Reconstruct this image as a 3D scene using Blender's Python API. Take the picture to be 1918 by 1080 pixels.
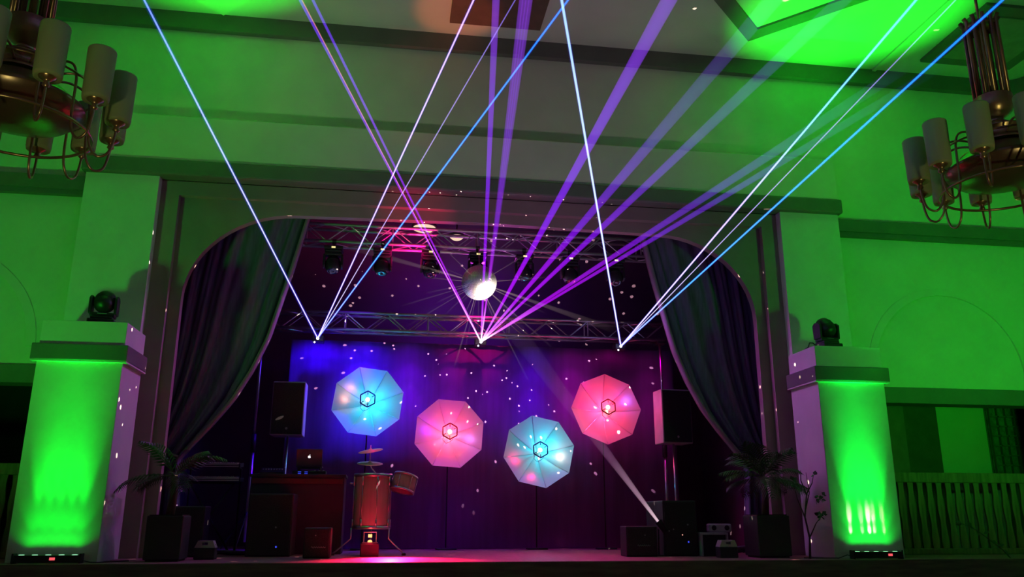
import bpy, bmesh, math, random
from mathutils import Vector, Matrix
random.seed(7)
PI = math.pi
rad = math.radians
for o in list(bpy.data.objects): bpy.data.objects.remove(o)
scene = bpy.context.scene
C = scene.collection

# ------------------------------------------------------------------ camera
F_PX = 1536.06
fwd = Vector((math.sin(math.radians(8.3845))*math.cos(math.radians(15.5167)),
              math.cos(math.radians(8.3845))*math.cos(math.radians(15.5167)),
              math.sin(math.radians(15.5167)))).normalized()
right0 = Vector((math.cos(math.radians(8.3845)), -math.sin(math.radians(8.3845)), 0))
up0 = right0.cross(fwd)
rr = math.radians(0.1183)
cr = math.cos(rr)*right0 + math.sin(rr)*up0
cu = -math.sin(rr)*right0 + math.cos(rr)*up0
cam_data = bpy.data.cameras.new('camera')
cam_data.sensor_width = 36.0
cam_data.lens = F_PX/1918*36.0
cam_data.clip_start = 0.05
cam = bpy.data.objects.new('camera', cam_data)
C.objects.link(cam)
M = Matrix((cr, cu, -fwd)).transposed().to_4x4()
M.translation = Vector((-1.2258, -10.1002, 0.5021))
cam.matrix_world = M
scene.camera = cam

# ------------------------------------------------------------------ world and exposure
w = bpy.data.worlds.new('world'); scene.world = w
w.use_nodes = True
w.node_tree.nodes['Background'].inputs[0].default_value = (0.35, 0.6, 0.3, 1)
w.node_tree.nodes['Background'].inputs[1].default_value = 0.0
scene.view_settings.view_transform = 'Standard'
scene.view_settings.look = 'None'
scene.view_settings.exposure = 0.0
scene.view_settings.gamma = 1.0
scene.view_settings.use_curve_mapping = False
scene.cycles.use_denoising = True
scene.cycles.sample_clamp_indirect = 3.0
scene.cycles.max_bounces = 8
scene.cycles.transparent_max_bounces = 40
scene.cycles.caustics_reflective = False
scene.cycles.caustics_refractive = False

def light(name, kind, loc, col, power, target=None, size=0.05, angle=60, blend=1.0, parent=None, sx=None, sy=None):
    d = bpy.data.lights.new(name, kind); d.color = col; d.energy = power
    if kind == 'SPOT':
        d.spot_size = math.radians(angle); d.spot_blend = blend; d.shadow_soft_size = size
    elif kind == 'POINT': d.shadow_soft_size = size
    elif kind == 'AREA':
        d.shape = 'RECTANGLE'; d.size = sx; d.size_y = sy
    o = bpy.data.objects.new(name, d); C.objects.link(o)
    o.location = loc
    if target is not None:
        o.rotation_euler = (Vector(target)-Vector(loc)).to_track_quat('-Z', 'Y').to_euler()
    if parent is not None:
        o.parent = parent; o.matrix_parent_inverse = Matrix.Translation(parent.location).inverted() if parent.rotation_euler[:] == (0,0,0) else parent.matrix_world.inverted()
    return o

GREEN = (0.012, 1.0, 0.02)
# green uplighters standing on the hall floor, washing the walls and the ceiling
light('green_wash_lamp', 'SPOT', (7.1, -5.0, 1.1), (0.012, 1.0, 0.025), 640, (7.5, 1, 4.0), 0.3, 80)
light('green_wash_lamp', 'SPOT', (-7.2, -4.5, -0.9), (0.035, 1.0, 0.045), 860, (-5.6, 1, 4.8), 0.3, 66)
light('green_ceiling_lamp', 'SPOT', (5.2, -0.8, -0.9), GREEN, 6500, (5.1, -0.75, 7.5), 0.05, 26, 0.7)
light('green_ceiling_lamp', 'SPOT', (-3.9, -0.9, -0.9), GREEN, 4800, (-3.9, -0.85, 7.5), 0.05, 25, 0.7)
# warm fill added for walls and chandeliers, and a weak red wash on the ceiling
light('warm_fill', 'SPOT', (0.1, -4.2, -0.9), (1.0, 0.80, 0.82), 320, (0.1, 0.9, 6.6), 0.3, 60, 0.9)
for sx_ in (-1, 1): light('chandelier_fill', 'SPOT', (sx_*3.6, -8.6, 0.4), (1.0, 0.95, 0.50), 95, (sx_*4.05, -4.1, 3.65), 0.15, 26, 0.8)
light('red_ceiling_lamp', 'SPOT', (-0.8, -0.8, -0.9), (1.0, 0.20, 0.06), 1100, (-0.5, 0.25, 7.5), 0.05, 10, 0.7)

# ------------------------------------------------------------------ materials
def mat(name, col, rough=0.6, metal=0.0, noise=0.12, scale=6.0, bump=0.0, emis=None, estr=0.0, spec=0.5, stretch=None):
    m = bpy.data.materials.new(name); m.use_nodes = True
    nt = m.node_tree; b = nt.nodes['Principled BSDF']
    b.inputs['Roughness'].default_value = rough; b.inputs['Metallic'].default_value = metal
    b.inputs['Specular IOR Level'].default_value = spec
    tc = nt.nodes.new('ShaderNodeTexCoord'); mp = nt.nodes.new('ShaderNodeMapping')
    if stretch: mp.inputs['Scale'].default_value = stretch
    nt.links.new(tc.outputs['Object'], mp.inputs[0])
    nz = nt.nodes.new('ShaderNodeTexNoise'); nz.inputs['Scale'].default_value = scale; nz.inputs['Detail'].default_value = 5
    nt.links.new(mp.outputs[0], nz.inputs['Vector'])
    r = nt.nodes.new('ShaderNodeValToRGB')
    lo = [max(0, c*(1-noise)) for c in col]; hi = [min(1, c*(1+noise)) for c in col]
    r.color_ramp.elements[0].position = 0.3; r.color_ramp.elements[1].position = 0.7
    r.color_ramp.elements[0].color = (*lo, 1); r.color_ramp.elements[1].color = (*hi, 1)
    nt.links.new(nz.outputs[0], r.inputs[0]); nt.links.new(r.outputs[0], b.inputs['Base Color'])
    if bump:
        bp = nt.nodes.new('ShaderNodeBump'); bp.inputs['Strength'].default_value = bump; bp.inputs['Distance'].default_value = 0.02
        nt.links.new(nz.outputs[0], bp.inputs['Height']); nt.links.new(bp.outputs[0], b.inputs['Normal'])
    if emis:
        b.inputs['Emission Color'].default_value = (*emis, 1); b.inputs['Emission Strength'].default_value = estr
    return m

plaster = mat('plaster', (0.62, 0.60, 0.50), 0.85, noise=0.05, scale=2.0, bump=0.05)
trim_paint = mat('trim_paint', (0.14, 0.14, 0.12), 0.6, noise=0.08, scale=3)
reveal_paint = mat('reveal_paint', (0.30, 0.21, 0.20), 0.7, noise=0.08, scale=3)
ceil_paint = mat('ceiling_paint', (0.62, 0.60, 0.52), 0.9, noise=0.06, scale=1.2)
brown_paint = mat('brown_paint', (0.14, 0.08, 0.06), 0.7)
pillar_paint = mat('pillar_paint', (0.66, 0.64, 0.56), 0.8, noise=0.05, scale=3, bump=0.04)
wood = mat('wood', (0.20, 0.13, 0.06), 0.55, noise=0.35, scale=4, stretch=(6, 6, 0.6))
dark_wood = mat('dark_wood', (0.15, 0.12, 0.08), 0.6, noise=0.3, scale=4, stretch=(0.7, 6, 6))
stage_boards = mat('stage_boards', (0.36, 0.13, 0.16), 0.5, noise=0.15, scale=5, stretch=(6, 0.5, 1))
hall_floor = mat('hall_floor', (0.15, 0.10, 0.06), 0.4, noise=0.2, scale=3)
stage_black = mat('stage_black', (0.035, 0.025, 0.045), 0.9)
stage_wall_m = mat('stage_wall_paint', (0.14, 0.09, 0.15), 0.9, noise=0.12, scale=1.5)
backdrop_cloth = mat('backdrop_cloth', (0.16, 0.07, 0.22), 0.95, noise=0.12, scale=2, stretch=(6, 1, 0.4))
curtain_cloth = mat('curtain_cloth', (0.15, 0.11, 0.22), 0.9, noise=0.2, scale=6, stretch=(5, 5, 0.5))
black_plastic = mat('black_plastic', (0.016, 0.016, 0.018), 0.4, noise=0.2)
black_case = mat('black_case', (0.022, 0.022, 0.026), 0.55, noise=0.2)
grille = mat('grille', (0.03, 0.03, 0.033), 0.5, metal=0.4, noise=0.5, scale=90)
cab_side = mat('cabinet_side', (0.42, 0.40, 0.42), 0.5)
steel = mat('steel', (0.62, 0.62, 0.64), 0.28, metal=1.0, noise=0.1)
alu = mat('aluminium', (0.42, 0.42, 0.44), 0.42, metal=0.75, noise=0.15)
brass = mat('brass', (0.42, 0.29, 0.12), 0.28, metal=0.8, noise=0.2)
mirror = mat('mirror_glass', (0.9, 0.9, 0.9), 0.47, metal=1.0, noise=0.02)
bowl_brass = mat('bowl_brass', (0.26, 0.18, 0.09), 0.28, metal=0.7, noise=0.25, scale=3)
drum_shell = mat('drum_shell', (0.38, 0.28, 0.30), 0.45, noise=0.12, scale=3, stretch=(8, 8, 0.5))
drum_skin = mat('drum_skin', (0.45, 0.42, 0.38), 0.6)
cymbal_m = mat('cymbal_bronze', (0.80, 0.60, 0.45), 0.45, metal=0.25, noise=0.1)
leaf_m = mat('palm_leaf', (0.035, 0.085, 0.02), 0.5, noise=0.3)
bark = mat('bark', (0.07, 0.05, 0.03), 0.9, noise=0.4)
pot_m = mat('pot_glaze', (0.035, 0.036, 0.03), 0.5)
pale_plastic = mat('pale_plastic', (0.52, 0.52, 0.40), 0.5)
key_white = mat('key_white', (0.6, 0.6, 0.55), 0.4)
silver_lid = mat('laptop_shell', (0.13, 0.12, 0.14), 0.4, metal=0.3)
soil = mat('soil', (0.03, 0.02, 0.012), 0.95)
cable_m = mat('cable_rubber', (0.012, 0.012, 0.012), 0.5)
red_lit_strip = mat('red_lit_strip', (0.14, 0.02, 0.03), 0.4)
glass_block_m = mat('glass_block', (0.16, 0.18, 0.16), 0.15, noise=0.4, scale=12)
lens_glass = mat('lens_glass', (0.02, 0.02, 0.03), 0.12)
logo_grey = mat('logo_print', (0.35, 0.33, 0.36), 0.5)

def emit(name, col, s):
    m = bpy.data.materials.new(name); m.use_nodes = True; nt = m.node_tree; nt.nodes.clear()
    e = nt.nodes.new('ShaderNodeEmission'); o = nt.nodes.new('ShaderNodeOutputMaterial')
    e.inputs[0].default_value = (*col, 1); e.inputs[1].default_value = s
    nt.links.new(e.outputs[0], o.inputs[0]); m.cycles.emission_sampling = 'NONE'
    return m
led_green = emit('led_green', (0.35, 1.0, 0.5), 1.6)
led_red = emit('led_red', (1.0, 0.10, 0.12), 1.1)
led_blue = emit('led_blue', (0.05, 0.08, 1.0), 0.8)
led_white = emit('led_white', (1, 1, 1), 3)
led_yellow = emit('led_display', (1.0, 0.85, 0.35), 1.0)
led_hot_red = emit('lamp_red', (1.0, 0.35, 0.12), 2.5)
led_orange = emit('led_orange', (1.0, 0.4, 0.3), 1.2)
logo_glow = emit('logo_glow', (1, 0.93, 0.95), 1.2)
aperture_glow = emit('aperture_glow', (0.85, 0.8, 1.0), 6)
warm_glow = emit('warm_glow', (1.0, 0.72, 0.5), 1.0)

def canopy_mat():
    m = bpy.data.materials.new('umbrella_nylon'); m.use_nodes = True; nt = m.node_tree; nt.nodes.clear()
    d = nt.nodes.new('ShaderNodeBsdfDiffuse'); t = nt.nodes.new('ShaderNodeBsdfTranslucent'); mx = nt.nodes.new('ShaderNodeMixShader')
    o = nt.nodes.new('ShaderNodeOutputMaterial')
    d.inputs[0].default_value = (0.72, 0.72, 0.72, 1); t.inputs[0].default_value = (0.72, 0.72, 0.72, 1); mx.inputs[0].default_value = 0.3
    nt.links.new(d.outputs[0], mx.inputs[1]); nt.links.new(t.outputs[0], mx.inputs[2]); nt.links.new(mx.outputs[0], o.inputs[0])
    return m
nylon = canopy_mat()

def shade_mat():
    m = bpy.data.materials.new('frosted_glass'); m.use_nodes = True; nt = m.node_tree; nt.nodes.clear()
    d = nt.nodes.new('ShaderNodeBsdfPrincipled'); t = nt.nodes.new('ShaderNodeBsdfTranslucent'); mx = nt.nodes.new('ShaderNodeMixShader')
    o = nt.nodes.new('ShaderNodeOutputMaterial')
    d.inputs['Base Color'].default_value = (0.58, 0.72, 0.28, 1); d.inputs['Roughness'].default_value = 0.5
    t.inputs[0].default_value = (0.58, 0.72, 0.28, 1); mx.inputs[0].default_value = 0.4
    nt.links.new(d.outputs[0], mx.inputs[1]); nt.links.new(t.outputs[0], mx.inputs[2]); nt.links.new(mx.outputs[0], o.inputs[0])
    return m
frosted = shade_mat()

def beam_mat(name, stops, p=0.8):
    """light scattered by haze inside a beam: adds to what lies behind it; strength falls along the beam as it spreads"""
    m = bpy.data.materials.new(name); m.use_nodes = True; nt = m.node_tree; nt.nodes.clear()
    N = nt.nodes.new; L = nt.links.new
    at = N('ShaderNodeAttribute'); at.attribute_name = 't'
    cr_ = N('ShaderNodeValToRGB'); e = cr_.color_ramp.elements
    k = 1.0/max(max(c) for q, c in stops)
    e[0].position = stops[0][0]; e[0].color = (*[v*k for v in stops[0][1]], 1)
    e[1].position = stops[-1][0]; e[1].color = (*[v*k for v in stops[-1][1]], 1)
    for q, c in stops[1:-1]:
        x = e.new(q); x.color = (*[v*k for v in c], 1)
    L(at.outputs['Fac'], cr_.inputs[0])
    lw = N('ShaderNodeLayerWeight'); lw.inputs[0].default_value = 0.5
    inv = N('ShaderNodeMath'); inv.operation = 'SUBTRACT'; inv.inputs[0].default_value = 1.0; L(lw.outputs['Facing'], inv.inputs[1])
    pw = N('ShaderNodeMath'); pw.operation = 'POWER'; pw.inputs[1].default_value = p; L(inv.outputs[0], pw.inputs[0])
    ml = N('ShaderNodeMath'); ml.operation = 'MULTIPLY'; ml.inputs[1].default_value = 1.0/k; L(pw.outputs[0], ml.inputs[0])
    em = N('ShaderNodeEmission'); L(cr_.outputs[0], em.inputs[0]); L(ml.outputs[0], em.inputs[1])
    tr = N('ShaderNodeBsdfTransparent'); ad = N('ShaderNodeAddShader'); o = N('ShaderNodeOutputMaterial')
    L(em.outputs[0], ad.inputs[0]); L(tr.outputs[0], ad.inputs[1]); L(ad.outputs[0], o.inputs[0])
    m.cycles.emission_sampling = 'NONE'
    return m

# ------------------------------------------------------------------ mesh builder
class MB:
    def __init__(s): s.v = []; s.f = []
    def add(s, vs, fs):
        b = len(s.v); s.v += [tuple(v) for v in vs]; s.f += [tuple(b+i for i in f) for f in fs]
    def box(s, x0, x1, y0, y1, z0, z1, mtx=None):
        vs = [(x0,y0,z0),(x1,y0,z0),(x1,y1,z0),(x0,y1,z0),(x0,y0,z1),(x1,y0,z1),(x1,y1,z1),(x0,y1,z1)]
        if mtx: vs = [mtx @ Vector(v) for v in vs]
        s.add(vs, [(0,3,2,1),(4,5,6,7),(0,1,5,4),(1,2,6,5),(2,3,7,6),(3,0,4,7)])
        return s
    def tube(s, pts, r, n=8, cap=True, r1=None, closed=False):
        pts = [Vector(p) for p in pts]; m = len(pts); rings = []
        prev = None
        for i, p in enumerate(pts):
            if closed: t = pts[(i+1) % m]-pts[i-1]
            else: t = (pts[min(i+1, m-1)]-pts[max(i-1, 0)])
            t.normalize()
            if prev is None:
                a = Vector((0,0,1)) if abs(t.z) < 0.9 else Vector((1,0,0))
                u = t.cross(a).normalized()
            else:
                u = (prev - t*prev.dot(t)).normalized()
            prev = u; v = t.cross(u)
            rad = r if r1 is None else r+(r1-r)*i/max(1, m-1)
            rings.append([p+rad*(math.cos(2*PI*k/n)*u+math.sin(2*PI*k/n)*v) for k in range(n)])
        vs = [q for g in rings for q in g]; fs = []
        for i in range(m if closed else m-1):
            j = (i+1) % m
            for k in range(n):
                k2 = (k+1) % n
                fs.append((i*n+k, i*n+k2, j*n+k2, j*n+k))
        if cap and not closed:
            fs.append(tuple(range(n-1, -1, -1))); fs.append(tuple((m-1)*n+k for k in range(n)))
        s.add(vs, fs); return s
    def lathe(s, prof, n=24, c=(0,0,0), cap=False, mtx=None):
        vs = []; fs = []; m = len(prof)
        for (r, z) in prof:
            for k in range(n):
                a = 2*PI*k/n; p = Vector((r*math.cos(a), r*math.sin(a), z))
                if mtx: p = mtx @ p
                vs.append((p.x+c[0], p.y+c[1], p.z+c[2]))
        for i in range(m-1):
            for k in range(n):
                k2 = (k+1) % n; fs.append((i*n+k, i*n+k2, (i+1)*n+k2, (i+1)*n+k))
        if cap: fs.append(tuple(range(n-1, -1, -1))); fs.append(tuple((m-1)*n+k for k in range(n)))
        s.add(vs, fs); return s
    def prism(s, poly, d0, d1, axis='y'):
        """polygon in the two other axes extruded from d0 to d1 along axis"""
        n = len(poly)
        def P(a, b, d): return (a, d, b) if axis == 'y' else ((a, b, d) if axis == 'z' else (d, a, b))
        vs = [P(a, b, d0) for a, b in poly]+[P(a, b, d1) for a, b in poly]
        fs = [tuple(range(n)), tuple(range(2*n-1, n-1, -1))]
        for i in range(n):
            j = (i+1) % n; fs.append((i, n+i, n+j, j))
        s.add(vs, fs); return s
    def build(s, name, m, parent=None, smooth=False, bevel=0.0, loc=None, attr=None):
        me = bpy.data.meshes.new(name); me.from_pydata(s.v, [], s.f)
        bm = bmesh.new(); bm.from_mesh(me); bmesh.ops.recalc_face_normals(bm, faces=bm.faces); bm.to_mesh(me); bm.free()
        me.materials.append(m)
        if smooth:
            for p in me.polygons: p.use_smooth = True
        o = bpy.data.objects.new(name, me); C.objects.link(o)
        if attr:
            a = me.attributes.new('t', 'FLOAT', 'POINT')
            for i, val in enumerate(attr): a.data[i].value = val
        if loc is not None: o.location = loc
        if bevel:
            bv = o.modifiers.new('bevel', 'BEVEL'); bv.width = bevel; bv.segments = 2; bv.limit_method = 'ANGLE'
        if parent is not None: o.parent = parent
        return o

def empty(name, loc, label, cat, group=None, rz=0):
    o = bpy.data.objects.new(name, None); C.objects.link(o); o.location = loc; o.rotation_euler = (0, 0, rz)
    o.empty_display_size = 0.1
    o['label'] = label; o['category'] = cat
    if group: o['group'] = group
    return o
def tag(o, label, cat, group=None):
    o['label'] = label; o['category'] = cat
    if group: o['group'] = group
    return o
def struct(mb, name, m, **k):
    o = mb.build(name, m, **k)
    if o.parent is None: o['kind'] = 'structure'
    return o
def copy_tree(o, parent=None):
    c = o.copy(); C.objects.link(c); c.parent = parent
    for ch in list(o.children): copy_tree(ch, c)
    return c

# ------------------------------------------------------------------ setting
ZC = 7.5
struct(MB().box(-9.2, 9.2, -12.5, 3.4, -1.06, -1.0), 'floor', hall_floor)
struct(MB().box(-9.2, 9.2, -0.24, 0.9, -1.0, 0.0).box(-4.7, 4.7, 0.9, 5.6, -1.0, 0.0), 'stage_floor', stage_boards)
struct(MB().box(-9.2, 9.2, -0.27, -0.24, -1.0, -0.004), 'trim_1', dark_wood)
# main wall: left and right sides with a wide low opening, upper wall over the proscenium
def side_wall(sg, name):
    mb = MB()
    x0, x1 = (4.5, 9.0)
    def bx(a, b, *r):
        if sg > 0: mb.box(a, b, *r)
        else: mb.box(-b, -a, *r)
    bx(x0+0.2, x1, 0.9, 1.15, 2.33, ZC)
    bx(x0, x0+0.2, 0.9, 1.0, 2.33, ZC)
    bx(x0+0.2, 5.5, 0.9, 1.15, 0.0, 2.33)
    bx(x0, x0+0.2, 0.9, 1.0, 0.0, 2.33)
    return struct(mb, name, plaster)
side_wall(1, 'wall_right_of_stage'); side_wall(-1, 'wall_left_of_stage')
struct(MB().box(-4.5, 4.5, 0.9, 1.0, 4.92, ZC).box(-4.7, 4.7, 1.0, 1.15, 5.2, ZC), 'wall_above_stage', plaster)
# side walls and rear wall of the hall, ceiling
struct(MB().box(8.95, 9.15, -12.5, 0.9, -1.0, ZC), 'wall_right', plaster)
struct(MB().box(-9.15, -8.95, -12.5, 0.9, -1.0, ZC), 'wall_left', plaster)
struct(MB().box(-9.15, 9.15, -12.6, -12.5, -1.0, ZC), 'wall_back', plaster)
struct(MB().box(-9.15, 9.15, -12.6, 1.15, ZC, ZC+0.1), 'ceiling', ceil_paint)
# header soffit beam over the low openings
for sg, nm in ((1, 'trim_2'), (-1, 'trim_3')):
    a, b = sorted((sg*5.36, sg*8.95))
    struct(MB().box(a, b, 0.87, 1.2, 2.10, 2.33), nm, trim_paint)
# gallery behind the right opening
struct(MB().box(5.4, 9.6, 3.0, 3.1, 0.0, 2.9).box(5.4, 9.6, 1.15, 3.1, 2.60, 2.7), 'wall_gallery_right', trim_paint)
struct(MB().box(8.12, 9.05, 2.96, 3.0, 0.9, 2.47).box(5.5, 9.2, 2.96, 3.0, 0.0, 0.95), 'wall_gallery_panel', plaster)
struct(MB().box(7.3, 8.12, 2.93, 3.0, 0.0, 2.6), 'trim_4', brown_paint)
struct(MB().box(6.75, 7.15, 2.4, 2.6, 0.0, 2.6), 'trim_5', mat('dusky_paint', (0.26, 0.13, 0.12), 0.7))
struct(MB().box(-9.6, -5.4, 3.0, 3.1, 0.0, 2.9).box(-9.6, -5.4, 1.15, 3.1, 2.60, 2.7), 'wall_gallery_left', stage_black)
struct(MB().box(5.4, 9.2, 0.9, 3.0, -0.1, 0.0).box(-9.2, -5.4, 0.9, 3.0, -0.1, 0.0), 'floor_gallery', hall_floor)
# glass block window in the gallery
wb = MB()
for i in range(7):
    wb.box(9.12+i*0.155-0.01, 9.12+i*0.155+0.01, 2.90, 2.96, 1.2, 2.4)
for j in range(8):
    wb.box(9.12, 10.1, 2.90, 2.96, 1.2+j*0.166-0.011, 1.2+j*0.166+0.011)
win = struct(MB().box(9.1, 10.1, 2.955, 2.99, 1.2, 2.4), 'window_1', glass_block_m)
wb.build('window_grid', trim_paint, win)
struct(MB().box(9.05, 10.4, 2.99, 3.1, 0.0, 2.9), 'wall_gallery_end', trim_paint)

# blind arches on the side walls: a raised ring moulding around a shallow niche
def ring(cx, cz, r0, r1, y0, y1, a0=0.0, a1=PI, n=40):
    mb = MB(); vs = []; fs = []
    for i in range(n+1):
        a = a0+(a1-a0)*i/n
        for (r, y) in ((r0, y0), (r1, y0+0.018), (r1, y1), (r0, y1)):
            vs.append((cx+r*math.cos(a), y, cz+r*math.sin(a)))
    for i in range(n):
        for k in range(4):
            k2 = (k+1) % 4; fs.append((i*4+k, i*4+k2, (i+1)*4+k2, (i+1)*4+k))
    fs += [(0, 1, 2, 3), tuple((n)*4+k for k in (3, 2, 1, 0))]
    mb.add(vs, fs); return mb
struct(ring(7.0, 2.55, 1.20, 1.31, 0.872, 0.905), 'trim_6', plaster)
struct(ring(-7.0, 2.57, 1.17, 1.28, 0.872, 0.905), 'trim_7', plaster)
# pilasters either side of the proscenium
struct(MB().box(4.44, 5.375, 0.76, 0.9, 0.0, 4.92), 'trim_8', pillar_paint)
struct(MB().box(-5.375, -4.44, 0.76, 0.9, 0.0, 4.92), 'trim_9', pillar_paint)
# architrave beam with rounded ends
struct(MB().box(-5.42, 5.42, 0.67, 0.9, 4.92, 5.145), 'trim_10', trim_paint, bevel=0.025)
# raised band of wall above the beam, with a sloping top
mb = MB(); mb.prism([(0.72, 5.145), (0.72, 5.80), (0.90, 5.90), (0.91, 5.145)], -5.32, 5.38, 'x')
struct(mb, 'trim_11', plaster)
# string mouldings on the side walls: two steps
for sg, nm in ((1, 'trim_12'), (-1, 'trim_13')):
    a, b = sorted((sg*5.39, sg*8.95))
    struct(MB().box(a, b, 0.79, 0.9, 4.68, 4.87).box(a, b, 0.82, 0.9, 4.61, 4.68), nm, trim_paint)
# cornice with curved corners to the side walls
struct(MB().box(-8.95, 8.95, 0.80, 0.9, 7.24, ZC), 'trim_14', trim_paint)
cv = MB(); n = 10
outer = [(8.95, 0.80), (8.55, 0.80)]+[(8.55+0.35*math.sin(a), 0.45+0.35*math.cos(a)) for a in [PI/2*i/n for i in range(1, n)]]+[(8.9, 0.45), (8.9, -12.0), (8.95, -12.0)]
cv.prism(outer, 7.24, ZC-0.01, 'z'); struct(cv, 'trim_15', trim_paint)
# stepped frame of the proscenium
fr = MB()
for (y0, y1, xi, zt) in ((0.90, 1.0, 4.20, 4.72),):
    fr.box(-4.5, -xi, y0, y1, 0, 4.93).box(xi, 4.5, y0, y1, 0, 4.93).box(-xi, xi, y0, y1, zt, 4.93)
struct(fr, 'trim_16', reveal_paint)
# arch wall with elliptical upper corners
AW, AZ, RX, RZ = 4.05, 4.545, 1.43, 1.25
pin = [(-AW, 0.0)]+[(-AW+RX*(1-math.cos(a)), AZ-RZ+RZ*math.sin(a)) for a in [PI/2*i/14 for i in range(15)]]
pin += [(0, AZ+0.04)]+[(-x, z) for x, z in reversed(pin)]
ar = MB(); Y0, Y1 = 1.0, 1.12; vs = []; fs = []
outp = []
for (x, z) in pin:
    if abs(x) >= AW-1e-6: outp.append((math.copysign(4.7, x), z))
    elif z > AZ-0.45: outp.append((x, 5.2))
    else: outp.append((math.copysign(4.7, x), z))
# strip between inner curve and outer border
idx = len(pin)
for (x, z) in pin: vs.append((x, Y0, z))
for (x, z) in outp: vs.append((x, Y0, z))
for (x, z) in pin: vs.append((x, Y1, z))
for (x, z) in outp: vs.append((x, Y1, z))
for i in range(idx-1):
    fs += [(i, i+1, idx+i+1, idx+i), (2*idx+i, 3*idx+i, 3*idx+i+1, 2*idx+i+1), (i, 2*idx+i, 2*idx+i+1, i+1)]
ar.add(vs, fs)
# corner fill pieces so that the border is closed behind the frame
for sg in (-1, 1):
    k = [i for i in range(idx-1) if abs(outp[i][0]-outp[i+1][0]) > 0.5 and abs(outp[i][1]-outp[i+1][1]) > 0.1 and sg*pin[i][0] > 0]
    for i in k:
        zz = min(outp[i][1], outp[i+1][1]); xx = [p for p in (outp[i], outp[i+1]) if p[1] > 5][0][0]
        ar.prism([(sg*4.7, zz), (sg*4.7, 5.2), (xx, 5.2)], Y0, Y1, 'y')
struct(ar, 'trim_17', reveal_paint)
# stage house
struct(MB().box(-4.8, 4.8, 5.2, 5.3, 0, 6.0), 'wall_stage_back', stage_wall_m)
struct(MB().box(-4.8, -4.7, 1.12, 5.2, 0, 6.0), 'wall_stage_left', stage_wall_m)
struct(MB().box(4.7, 4.8, 1.12, 5.2, 0, 6.0), 'wall_stage_right', stage_wall_m)
struct(MB().box(-4.8, 4.8, 1.15, 5.3, 6.0, 6.1), 'ceiling_stage', stage_wall_m)

# ceiling decoration: diamond plates with dark frames, dark central panel, side recesses
def diamond_frame(cx, cy, R, wd, z0, z1):
    mb = MB(); vs = []; fs = []
    for k in range(4):
        a = PI/2*k+PI/2
        for r in (R, R-wd):
            for z in (z0, z1): vs.append((cx+r*math.cos(a), cy+r*math.sin(a), z))
    for k in range(4):
        j = (k+1) % 4
        o0, o1, i0, i1 = k*4, k*4+1, k*4+2, k*4+3; p0, p1, q0, q1 = j*4, j*4+1, j*4+2, j*4+3
        fs += [(o0, p0, q0, i0), (o1, i1, q1, p1), (o0, o1, p1, p0), (i0, q0, q1, i1)]
    mb.add(vs, fs); return mb
for i, sg in enumerate((-1, 1)):
    R = 2.3
    struct(diamond_frame(sg*3.87, 0.155-R, R, 0.32, ZC-0.115, ZC-0.08), 'trim_%d' % (20+i), trim_paint)
    pts = [(sg*3.83+(R+0.53)*math.cos(a), 0.70-(R+0.53)+(R+0.53)*math.sin(a)) for a in (0, PI/2, PI, 3*PI/2)]
    struct(MB().prism(pts, ZC-0.08, ZC-0.001, 'z'), 'trim_%d' % (22+i), ceil_paint)
    a, b = sorted((sg*6.86, sg*8.42))
    struct(MB().box(a, b, -1.12, 0.40, ZC-0.05, ZC), 'trim_%d' % (24+i), trim_paint)
    a, b = sorted((sg*7.1, sg*8.2))
    struct(MB().box(a, b, -0.9, 0.2, ZC-0.07, ZC-0.05), 'trim_%d' % (26+i), mat('panel_paint_%d' % i, (0.26, 0.26, 0.2), 0.8))
    a, b = sorted((sg*6.28, sg*6.34))
    struct(MB().box(a, b, -6, 0.8, ZC-0.03, ZC), 'trim_%d' % (28+i), ceil_paint)
struct(MB().box(-0.60, 0.74, -1.4, 0.44, ZC-0.05, ZC), 'trim_30', brown_paint)

# ------------------------------------------------------------------ pedestals
def pedestal(sg, label):
    t = empty('pedestal', (sg*4.84, 0.36, 0), label, 'pedestal')
    a = 0.475
    MB().box(-a, a, -0.36, 0.40, 0, 2.24).build('shaft', pillar_paint, t, bevel=0.008)
    MB().box(-a-0.058, a+0.058, -0.418, 0.40, 2.24, 2.435).build('cap_band', trim_paint, t, bevel=0.012)
    MB().box(-a-0.052, a+0.052, -0.412, 0.40, 2.226, 2.242).build('cap_moulding', pillar_paint, t)
    MB().box(-a, a, -0.36, 0.40, 2.435, 2.72).build('top_block', pillar_paint, t, bevel=0.008)
    return t
pedestal(-1, 'square plaster pedestal to the left of the stage, washed evenly green by a light bar')
pedestal(1, 'square plaster pedestal to the right of the stage with white streaks in its green wash')

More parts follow.
